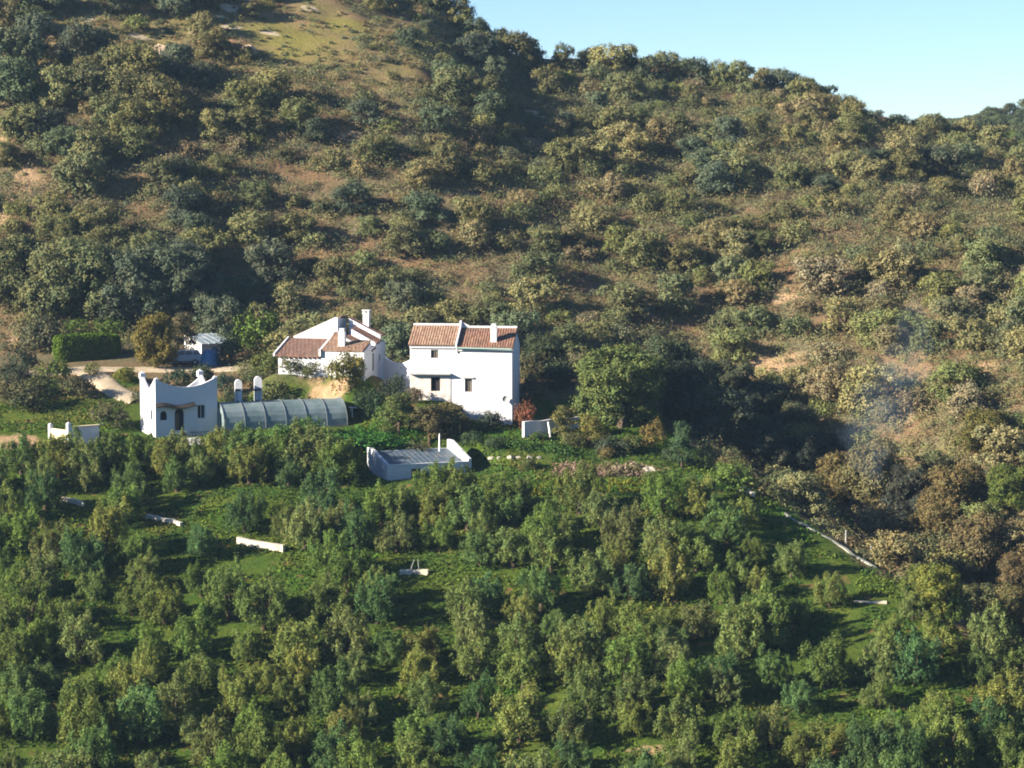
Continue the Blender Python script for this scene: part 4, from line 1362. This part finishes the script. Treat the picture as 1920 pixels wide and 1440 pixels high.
for u, Y, w, hgt, c, lab in ((540, 274, 4.5, 3.6, 3, "khaki tree just behind the cottage's low wing"), (590, 277, 5, 4.2, 1, "olive tree-shaped oak behind the cottage's triangular wall"), (650, 279, 4.4, 3.6, 5, "brownish oak behind the cottage's short chimney"),
                         (705, 276, 4.6, 4.4, 0, "oak behind the cottage's tall chimney"), (742, 272, 4.2, 4.4, 2, "green oak filling the gap above the dipping courtyard wall"), (790, 280, 4.6, 3.8, 1, "oak behind the farmhouse's orange roof"),
                         (850, 281, 4.6, 4.0, 3, "khaki oak behind the middle of the farmhouse ridge"), (915, 280, 4.8, 4.2, 0, "oak behind the farmhouse chimney"), (960, 276, 4.4, 4.4, 2, "dark oak behind the farmhouse's shaded gable"),
                         (480, 281, 4.2, 3.8, 1, "oak up the slope behind the bright green bush"), (1070, 276, 5, 3.4, 0, "oak up the slope behind the largest oak's left side"), (410, 281, 5, 4.6, 4, "dark oak directly behind the outbuilding")):
    x, y = put(u, 0, Y)
    place("holm_oak", "tree", "oak", OAK, x, y, w / 3.9, hgt / 3.9, jc((HOAK + KHAKI)[c], .12), None, lab)

for u, Y, w, hgt, lab in ((455, 242.5, 3.4, 1.8, "green bush against the greenhouse's near left end"), (520, 243, 3.6, 1.6, "green bush against the middle of the greenhouse"), (575, 244, 3.4, 1.7, "green bush against the greenhouse, third from its lit end"),
                          (395, 241.5, 3.0, 1.5, "pinkish-green bush between white ledge and greenhouse")):
    x, y = put(u, 0, Y)
    place("leafy_shrub", "shrub", "shrub", SHRUB, x, y, w / 2.6, hgt / 1.6, jc((.07, .13, .035), .15), None, lab, 1.4, True)

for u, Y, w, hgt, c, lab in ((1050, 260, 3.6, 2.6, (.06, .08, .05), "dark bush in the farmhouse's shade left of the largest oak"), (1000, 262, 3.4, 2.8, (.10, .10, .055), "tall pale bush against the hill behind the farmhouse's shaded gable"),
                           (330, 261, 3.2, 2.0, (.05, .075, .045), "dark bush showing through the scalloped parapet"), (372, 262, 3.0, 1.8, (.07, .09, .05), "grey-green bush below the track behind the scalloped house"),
                           (418, 258, 3.2, 2.2, (.05, .07, .045), "dark bush between scalloped house and shorter pillar"), (470, 260, 3.4, 1.8, (.085, .10, .045), "olive bush behind the iron gate"),
                           (575, 257, 2.6, 1.6, (.10, .115, .045), "small olive bush on the bank under the cottage's tiled wing"), (545, 257.5, 2.8, 1.9, (.09, .105, .05), "bush at the corner of the cottage bank"),
                           (60, 258, 3.6, 2.0, (.09, .105, .045), "olive bush in the grass beside the left track"), (165, 264, 2.6, 1.4, (.12, .13, .04), "low yellow-green bush inside the path's bend"),
                           (15, 262, 3.4, 1.9, (.055, .07, .045), "dark bush under the track at the photo's left edge"), (260, 256, 2.8, 1.5, (.075, .09, .05), "grey-green bush beside the scalloped house's lit corner"),
                           (195, 281, 4.0, 2.0, (.09, .14, .03), "fresh green bush behind the clipped hedge"), (135, 281, 4.0, 2.0, (.085, .13, .03), "green bush behind the hedge's left half"),
                           (505, 255.5, 3.6, 2.2, (.11, .12, .045), "olive bush on the bank under the cottage's left end"), (548, 254, 3.2, 1.5, (.05, .065, .04), "dark bush in front of the cottage's cellar opening"),
                           (530, 252, 3.8, 1.8, (.055, .075, .04), "dark bush at the foot of the cottage bank"), (590, 252.3, 2.6, 1.1, (.07, .08, .045), "small dark bush at the foot of the ochre bank"),
                           (775, 250.2, 2.6, 1.5, (.12, .10, .07), "greyish-pink shrub growing up the farmhouse's stone facing"), (838, 249.6, 2.8, 1.4, (.13, .115, .05), "straw-green shrub below the farmhouse door"),
                           (868, 249.2, 2.4, 1.2, (.16, .09, .06), "rusty low shrub below the farmhouse's lower window"), (890, 248.4, 2.8, 1.3, (.10, .12, .045), "olive shrub on the slope below the satellite dish wall"),
                           (720, 249.5, 3.0, 2.0, (.08, .13, .04), "fresh green bush between garden table and farmhouse"), (812, 247.8, 3.4, 2.0, (.085, .115, .045), "grey-green bush on the mound before the farmhouse")):
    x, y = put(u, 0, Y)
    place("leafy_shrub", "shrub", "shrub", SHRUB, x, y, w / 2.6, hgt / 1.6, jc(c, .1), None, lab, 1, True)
for u, r, w, hgt, c, lab in ((1012, 826, 1.8, .9, (.07, .12, .04), "low green bush against the garden wall near the red shrub"), (1062, 822, 2.2, 1.2, (.10, .12, .045), "yellowish bush against the garden wall's far end"),
                           (1180, 850, 3.0, 1.7, (.09, .11, .04), "green shrub on the bank below the largest oak"),
                           (1262, 868, 2.6, 1.6, (.06, .085, .045), "dark shrub between slim conifer and dry garden plot"), (1320, 872, 3.2, 2.2, (.075, .10, .05), "green shrub right of the slim conifer"),
                           (1370, 895, 3.0, 1.8, (.12, .12, .05), "straw-green shrub at the end of the garden terrace"), (1075, 838, 2.4, 1.4, (.11, .12, .05), "pale green shrub under the yellow-green young tree"),
                           (1225, 905, 2.2, 1.1, (.09, .13, .035), "small fresh green bush past the end of the dry plot"), (990, 880, 2.0, 1.0, (.10, .125, .045), "small bush between the stones and the dry plot"), (1140, 858, 2.2, 1.2, (.15, .13, .06), "straw-coloured tuft behind the dry garden plot"),
                           (885, 838, 2.6, 1.6, (.05, .08, .04), "dark bush off the shed's back right corner"), (930, 842, 2.4, 1.2, (.06, .09, .045), "dark green bush above the vegetable bed")):
    x, y = put(u, r)
    place("leafy_shrub", "shrub", "shrub", SHRUB, x, y, w / 2.6, hgt / 1.6, jc(c, .1), None, lab, 1, True)

# clipped hedge
def hedge():
    p = at(112, 694, 271.5)
    e = empty("hedge", (p.x, p.y, h1(p.x + 3, p.y) - .1), 27, "tall clipped box-shaped green hedge by the track", "hedge")
    BLD.append((p.x + 3, p.y + 1, 4.2))
    rng = np.random.default_rng(5)
    n = 9000
    L, D, Hh = 6.6, 2.6, 2.9
    P = rng.random((n, 3)) * [L, D, Hh]
    face = rng.integers(0, 5, n)
    o = np.zeros((n, 3))
    for f, (ax, val, sgn) in enumerate(((1, 0, -1), (2, Hh, 1), (0, 0, -1), (0, L, 1), (1, D, 1))):
        k = face == f
        P[k, ax] = val; o[k, ax] = sgn
    c = np.array([L / 2, D / 2, Hh * .5])
    q = (P - c) / np.array([L / 2, D / 2, Hh / 2])
    rr = (np.abs(q) ** 5).sum(1, keepdims=True) ** .2
    P = c + (P - c) / np.maximum(rr, 1e-3) * (1 + (vnoise(P[:, 0] * 3 + P[:, 2], P[:, 1] * 3 + P[:, 2], 1.6, 4)[:, None] - .5) * .12)
    P += rng.normal(size=P.shape) * .06
    V, Q, C = leaves(rng, P, o, .2, .15, 1.2, 0, None, .3)
    ob = bpy.data.objects.new("foliage", np_mesh("hedge_foliage", V, Q, LEAF, C)); ob.color = (.075, .125, .02, 1)
    COL.objects.link(ob); ob.parent = e
    MB().box(.4, L - .4, .4, D - .4, -.4, Hh - .4).build("core", BARK, e)


hedge()

# ---- olive grove
rows = np.arange(180, 239, 4.15)
for ri, Y0 in enumerate(rows):
    x = -60 + (ri % 2) * 2.4
    while x < 52:
        px = x + random.uniform(-1.2, 1.2); py = Y0 + random.uniform(-1.4, 1.4)
        x += 3.85
        xe = float(np.interp(py, _ex_y, _ex_x))
        u, r = proj((px, py, h1(px, py)))
        if px > xe + 1.5 or u < -70 or u > 1990 or r > 1600:
            continue
        if u > 885 and r < (950 if u < 1330 else 935): continue
        if 640 < u < 700 and r < 965: continue
        if 700 <= u <= 890 and r < 930: continue
        if r < 872: continue
        if 425 < u < 565 and 1015 < r < 1150 and r - 110 < 1040: continue
        if 730 < u < 830 and 1060 < r < 1195: continue
        if 255 < u < 355 and 972 < r < 1078: continue
        if 95 < u < 172 and 938 < r < 1040: continue
        if 1585 < u < 1670 and 1120 < r < 1215: continue
        if 1440 < u < 1680 and (960 + (u - 1470) * .6) - 14 < r < (960 + (u - 1470) * .6) + 72: continue
        if any((px - a) ** 2 + (py - b) ** 2 < (c * .75) ** 2 for a, b, c in BLD): continue
        if random.random() < .05: continue
        s = random.uniform(.64, 1.08)
        place("olive_tree", "tree", "olive tree", OLIVE, px, py, s, s * random.uniform(.88, 1.15), jc(random.choice(OLV), .2), G_OLIVE, crad=1.2)

for u, r, w, hh in ((40, 892, 1.0, .95), (110, 898, 1.05, .95), (205, 884, 1.0, .95), (262, 890, .95, .9), (318, 902, .95, .9), (408, 884, 1.0, 1.0), (452, 888, 1.1, 1.0), (515, 892, 1.0, .95),
                    (572, 896, 1.25, 1.2), (622, 890, 1.0, 1.0), (812, 950, 1.0, 1.0), (850, 945, 1.0, .95), (735, 985, 1.0, .9)):
    x, y = put(u, r)
    place("olive_tree", "tree", "olive tree", OLIVE, x, y, w, hh, jc(random.choice(OLV), .15), G_OLIVE, crad=1.2)

# ---- hillside oaks and shrubs
def free(x, y, d):
    if any((x - a) ** 2 + (y - b) ** 2 < (c + d * .4) ** 2 for a, b, c in BLD): return False
    return not near(x, y, d)


def hill_ok(x, y):
    if y > 372: return False
    xe = float(np.interp(y, _ex_y, _ex_x))
    Yf = float(np.interp(x, _fx, _fY))
    if y < Yf + 3 and not (x > xe + 4 and y > 200): return False
    return True


no, ns = 0, 0
tries = 0
NO, NS = 185, 296
while (no < NO or ns < NS) and tries < 60000:
    tries += 1
    y = random.uniform(195, 374)
    x = random.uniform(-.2, .2) * y
    if not hill_ok(x, y): continue
    z = h1(x, y)
    u, r = proj((x, y, z))
    if not (-50 < u < 1970 and r > -20): continue
    md = float(patch_mask(np.array([x]), np.array([y]), P_MEADOW + P_DIRT + P_PALE)[0])
    if md > .35: continue
    sparse = r < 190 and u < 860 and not (u < 420)
    if sparse and random.random() < .6: continue
    oak = no < NO and (random.random() < .45)
    if oak:
        w = random.uniform(3.0, 5.2)
        if sparse: w *= .6
        if not free(x, y, w * .72): continue
        right = u > 1150 and r > 420
        c = jc(random.choice(KHAKI + HOAK[:1] if right else HOAK + KHAKI[:3]), .22)
        place("holm_oak", "tree", "holm oak", OAK, x, y, w / 3.9, w / 3.9 * random.uniform(.75, 1.0), c, G_HILL, crad=w * .42)
        no += 1
    elif ns < NS:
        w = random.uniform(2.7, 4.3)
        if sparse: w *= .6
        if not free(x, y, w * .66): continue
        c = jc(random.choice(KHAKI + HOAK[:2]), .22)
        place("hillside_shrub", "shrub", "shrub", SHRUB, x, y, w / 2.5, w / 2.5 * random.uniform(.7, 1.05), c, G_SHRUB, crad=w * .42, single=True)
        ns += 1
print("olives", sum(t["word"] == "olive tree" for t in TREES), "hill oaks", no, "shrubs", ns, "tries", tries, "plants", len(TREES))


# ---- the small scrub nobody could count, grass tufts, garden crops
def stuff_obj(name, V, Q, C):
    o = bpy.data.objects.new(name, np_mesh(name, V, Q, LEAF, C))
    COL.objects.link(o)
    tag(o, kind="stuff")
    return o


def scrub():
    rng = np.random.default_rng(21)
    n = 33000
    y = rng.uniform(200, 384, n); x = rng.uniform(-.26, .26, n) * y
    xe = np.interp(y, _ex_y, _ex_x); Yf = np.interp(x, _fx, _fY)
    ok = ((y > Yf + 1) | (x > xe + 2) | ((y > 263) & (x > -27)) | ((y > 276) & (x > -60)))
    for a, b, c in BLD:
        ok &= (x - a) ** 2 + (y - b) ** 2 > c * c
    open_ = patch_mask(x, y, P_MEADOW + P_DIRT + P_PALE)
    ok &= (open_ < .4) | ((open_ < .97) & (rng.random(n) < .6))
    dens = vnoise(x, y, 14, 40)
    ok &= rng.random(n) < .4 + dens
    ok &= ~((y > 335) & (x < -6) & (x > -46) & (rng.random(n) < .2))
    ok0 = ok
    x, y = x[ok], y[ok]
    n = len(x)
    z = H(x, y)
    s = (.6 + 1.35 * rng.random(n) ** 1.5) * np.where(open_[ok0] > .4, .65, 1) * np.where((y > 335) & (x < -5), .6, 1.0)
    pal = np.array(KHAKI + HOAK + [(.17, .125, .07), (.16, .12, .06)])
    col = pal[rng.integers(0, len(pal), n)] * rng.uniform(.85, 1.15, (n, 1))
    per = 105
    idx = np.repeat(np.arange(n), per)
    d = unit(len(idx), rng); d[:, 2] = np.abs(d[:, 2])
    lump = 1 + .35 * np.sin(d[:, 0] * 4 + idx) * np.cos(d[:, 1] * 4 + idx * 1.7)
    P = d * s[idx][:, None] * np.array([1.05, 1.05, .85]) * (.6 + .45 * rng.random((len(idx), 1))) * lump[:, None]
    P = P + np.stack([x, y, z - .05], 1)[idx]
    V, Q, C = leaves(rng, P, d, .17, .13, 1.9, .2, col[idx], .12)
    stuff_obj("scrub", V, Q, C)


def grass():
    rng = np.random.default_rng(22)
    n = 150000
    y = rng.uniform(178, 268, n); x = rng.uniform(-.21, .2, n) * y
    g = grove_mask(x, y)
    ok = (rng.random(n) < g) & (vnoise(x, y, 3, 50) > .3)
    for a, b, c in BLD:
        ok &= (x - a) ** 2 + (y - b) ** 2 > (c * .8) ** 2
    ok &= patch_mask(x, y, P_DIRT) < .4
    x, y = x[ok], y[ok]
    P = np.stack([x, y, H(x, y) + .1], 1)
    pal = np.array([(.045, .10, .016), (.08, .115, .02), (.04, .08, .02), (.11, .115, .03)])
    t = (vnoise(x, y, 6, 51) * 3.99).astype(int)
    out = np.tile(np.array([[0., -.3, .9]]), (len(x), 1))
    V, Q, C = leaves(rng, P, out, .3, .17, 1.0, .3, pal[t], .35)
    stuff_obj("grass", V, Q, C)


def crops():
    rng = np.random.default_rng(23)

    def bed(u0, r0, u1, r1, wide, n, hgt, pal, nm, L, Wd):
        a, b = pick(u0, r0), pick(u1, r1)
        t = rng.random(n)
        w = (rng.random(n) - .5) * wide
        x = a.x + (b.x - a.x) * t; y = a.y + (b.y - a.y) * t + w
        clump = vnoise(x, y, .9, 60) * np.clip(np.minimum(t, 1 - t) * 5, .15, 1) * (.5 + .8 * vnoise(x, y, 2.7, 61))
        kk = rng.random(n) < .25 + clump
        x, y, clump = x[kk], y[kk], clump[kk]
        n = len(x)
        z = H(x, y) + rng.random(n) * hgt * (.35 + clump)
        P = np.stack([x, y, z], 1)
        pal = np.array(pal)
        V, Q, C = leaves(rng, P, unit(n, rng) * .6 + np.array([-.3, -.3, .3]), L, Wd, .7, .9, pal[(np.clip(clump, 0, .999) * len(pal)).astype(int)], .3)
        o = stuff_obj(nm, V, Q, C)
        return o
    bed(1035, 884, 1225, 889, 2.3, 3000, .7, [(.22, .15, .11), (.26, .19, .14), (.15, .14, .07), (.32, .26, .19)], "dry_maize", .45, .1)
    bed(905, 850, 1075, 852, 2.2, 4200, .9, [(.045, .09, .025), (.06, .115, .03), (.10, .115, .05)], "vegetable_bed", .22, .14)
    bed(960, 918, 1300, 914, 3.0, 9000, .45, [(.07, .13, .02), (.13, .14, .025), (.05, .10, .02)], "green_crop", .22, .11)
    # deep green bramble bank right of the greenhouse
    bed(640, 822, 800, 826, 4.5, 6500, .9, [(.035, .11, .02), (.05, .14, .025), (.03, .07, .02)], "bramble", .2, .15)


scrub(); grass(); crops()

# ------------------------------------------------------------------ labels of the many plants
MARKS = [("the greenhouse", 530, 775), ("the tall farmhouse", 870, 700), ("the cottage", 615, 655), ("the scalloped house", 330, 760), ("the sunken-roof shed", 785, 865),
         ("the largest oak", 1170, 730), ("the dry garden plot", 1135, 880), ("the clipped hedge", 170, 660), ("the brightest terrace wall", 490, 1020), ("the long thin wall", 1560, 1015),
         ("the smoke plume", 1690, 700), ("the upper meadow", 580, 70), ("the ridge saddle", 1790, 245), ("the tan boulder", 298, 95), ("the ochre bank", 1425, 690),
         ("the white pole ledge", 775, 1072), ("the lower left corner", 60, 1400), ("the lower right corner", 1860, 1400), ("the photo's bottom centre", 960, 1420), ("the walled enclosure", 130, 815),
         ("the left edge midway", 20, 420), ("the ridge-top lone oak", 1052, 95), ("the right edge midway", 1890, 520), ("the hill centre", 1000, 420), ("the russet gully tree", 1745, 1020)]
ORD = ["nearest", "second nearest", "third nearest", "fourth nearest", "fifth nearest", "sixth nearest", "seventh nearest", "eighth nearest", "ninth nearest", "tenth nearest"] + \
      [w + " nearest" for w in ("eleventh", "twelfth", "thirteenth", "fourteenth", "fifteenth", "sixteenth", "seventeenth", "eighteenth", "nineteenth", "twentieth")]


def colour_word(c):
    r, g, b = c
    v = (r + g + b) / 3
    if r > g * 1.12: return "brown"
    if r > g * .98: return "khaki"
    if v < .062: return "dark green"
    if b > g * .52: return "grey-green"
    return "green"


bins = {}
for t in TREES:
    o = t["o"]
    if t["label"]:
        o["label"] = t["label"]
        continue
    u, r = proj((t["x"], t["y"], t["z"] + 1.5 * t["h"]))
    mk = min(MARKS, key=lambda m: (m[1] - u) ** 2 + (m[2] - r) ** 2)
    du, dr = u - mk[1], r - mk[2]
    dirw = ("above" if dr < 0 else "below") if abs(dr) > abs(du) else ("left of" if du < 0 else "right of")
    key = (t["word"], colour_word(t["col"]), dirw, mk[0])
    bins.setdefault(key, []).append((du * du + dr * dr, o))
for (word, colw, dirw, mk), lst in bins.items():
    lst.sort(key=lambda q: q[0])
    for i, (_, o) in enumerate(lst):
        if len(lst) == 1:
            o["label"] = f"only {colw} {word} just {dirw} {mk}"
        else:
            o["label"] = f"{colw} {word} {dirw} {mk}, {ORD[min(i, len(ORD) - 1)]} of these"

# ------------------------------------------------------------------ smoke
def smoke():
    path = [(1640, 905, 236, .5), (1626, 860, 238, 1.3), (1632, 810, 240, 2.2), (1660, 755, 242, 2.3), (1690, 700, 244, 1.9), (1705, 650, 246, 1.6), (1712, 600, 248, 1.1), (1716, 560, 250, .4)]
    pts = [at(u, r, Y) for u, r, Y, _ in path]
    dense, rad = [], []
    for i in range(len(pts) - 1):
        for k in range(4):
            t = k / 4
            dense.append(pts[i].lerp(pts[i + 1], t)); rad.append(path[i][3] * (1 - t) + path[i + 1][3] * t)
    dense.append(pts[-1]); rad.append(path[-1][3])
    rad = [r_ * 1.35 * (1 + .22 * math.sin(i * 1.9)) for i, r_ in enumerate(rad)]
    m, nt, out = new_mat("thin_smoke")
    v = N(nt, "ShaderNodeVolumePrincipled")
    v.inputs["Color"].default_value = (.48, .68, 1, 1)
    f, raw = noise_fac(nt, .42, 4, .38, .72, .6)
    ml = N(nt, "ShaderNodeMath", operation='MULTIPLY'); ml.inputs[1].default_value = .036
    nt.links.new(f, ml.inputs[0]); nt.links.new(ml.outputs[0], v.inputs["Density"])
    v.inputs["Anisotropy"].default_value = .2
    nt.links.new(v.outputs[0], out.inputs["Volume"])
    tag(MB().tube(dense, rad, 14).build("smoke", m, None, True), kind="stuff")


smoke()

# ------------------------------------------------------------------ haze
def haze():
    m, nt, out = new_mat("haze")
    v = N(nt, "ShaderNodeVolumePrincipled")
    v.inputs["Color"].default_value = (.42, .66, 1, 1)
    v.inputs["Density"].default_value = HAZE
    v.inputs["Anisotropy"].default_value = .1
    nt.links.new(v.outputs[0], out.inputs["Volume"])
    tag(MB().box(-345, 345, -75, 765, -68, 72).build("haze", m), kind="stuff")


HAZE = .0001
haze()

# ------------------------------------------------------------------ light, world, render
SUN_AZ, SUN_EL = 68, 22
s = Vector((-math.sin(R(SUN_AZ)) * math.cos(R(SUN_EL)), -math.cos(R(SUN_AZ)) * math.cos(R(SUN_EL)), math.sin(R(SUN_EL))))
sl = bpy.data.lights.new("sun", 'SUN')
sl.energy = 5.0
sl.angle = R(.5)
sl.color = (1.0, .88, .70)
so = bpy.data.objects.new("sun", sl)
so.rotation_euler = s.to_track_quat('Z', 'Y').to_euler()
so.location = (-60, 150, 80)
COL.objects.link(so)
w = bpy.data.worlds.new("World")
scene.world = w
w.use_nodes = True
nt = w.node_tree
bg = nt.nodes["Background"]
sky = nt.nodes.new("ShaderNodeTexSky")
sky.sky_type = 'NISHITA'
sky.sun_disc = False
sky.sun_elevation = R(SUN_EL)
sky.sun_rotation = math.atan2(s.x, s.y)
sky.altitude = 400
sky.air_density = 0.76
sky.dust_density = 0.0
sky.ozone_density = 4.6
nt.links.new(sky.outputs[0], bg.inputs[0])
bg.inputs[1].default_value = .05

scene.render.engine = 'CYCLES'
c = scene.cycles
c.max_bounces = 5; c.diffuse_bounces = 1; c.glossy_bounces = 2; c.transmission_bounces = 3; c.transparent_max_bounces = 8; c.volume_bounces = 0
c.caustics_reflective = False; c.caustics_refractive = False
c.use_denoising = True
c.filter_width = 1.9
vs = scene.view_settings
vs.view_transform = 'Standard'; vs.look = 'None'; vs.gamma = 1
vs.exposure = 1.8
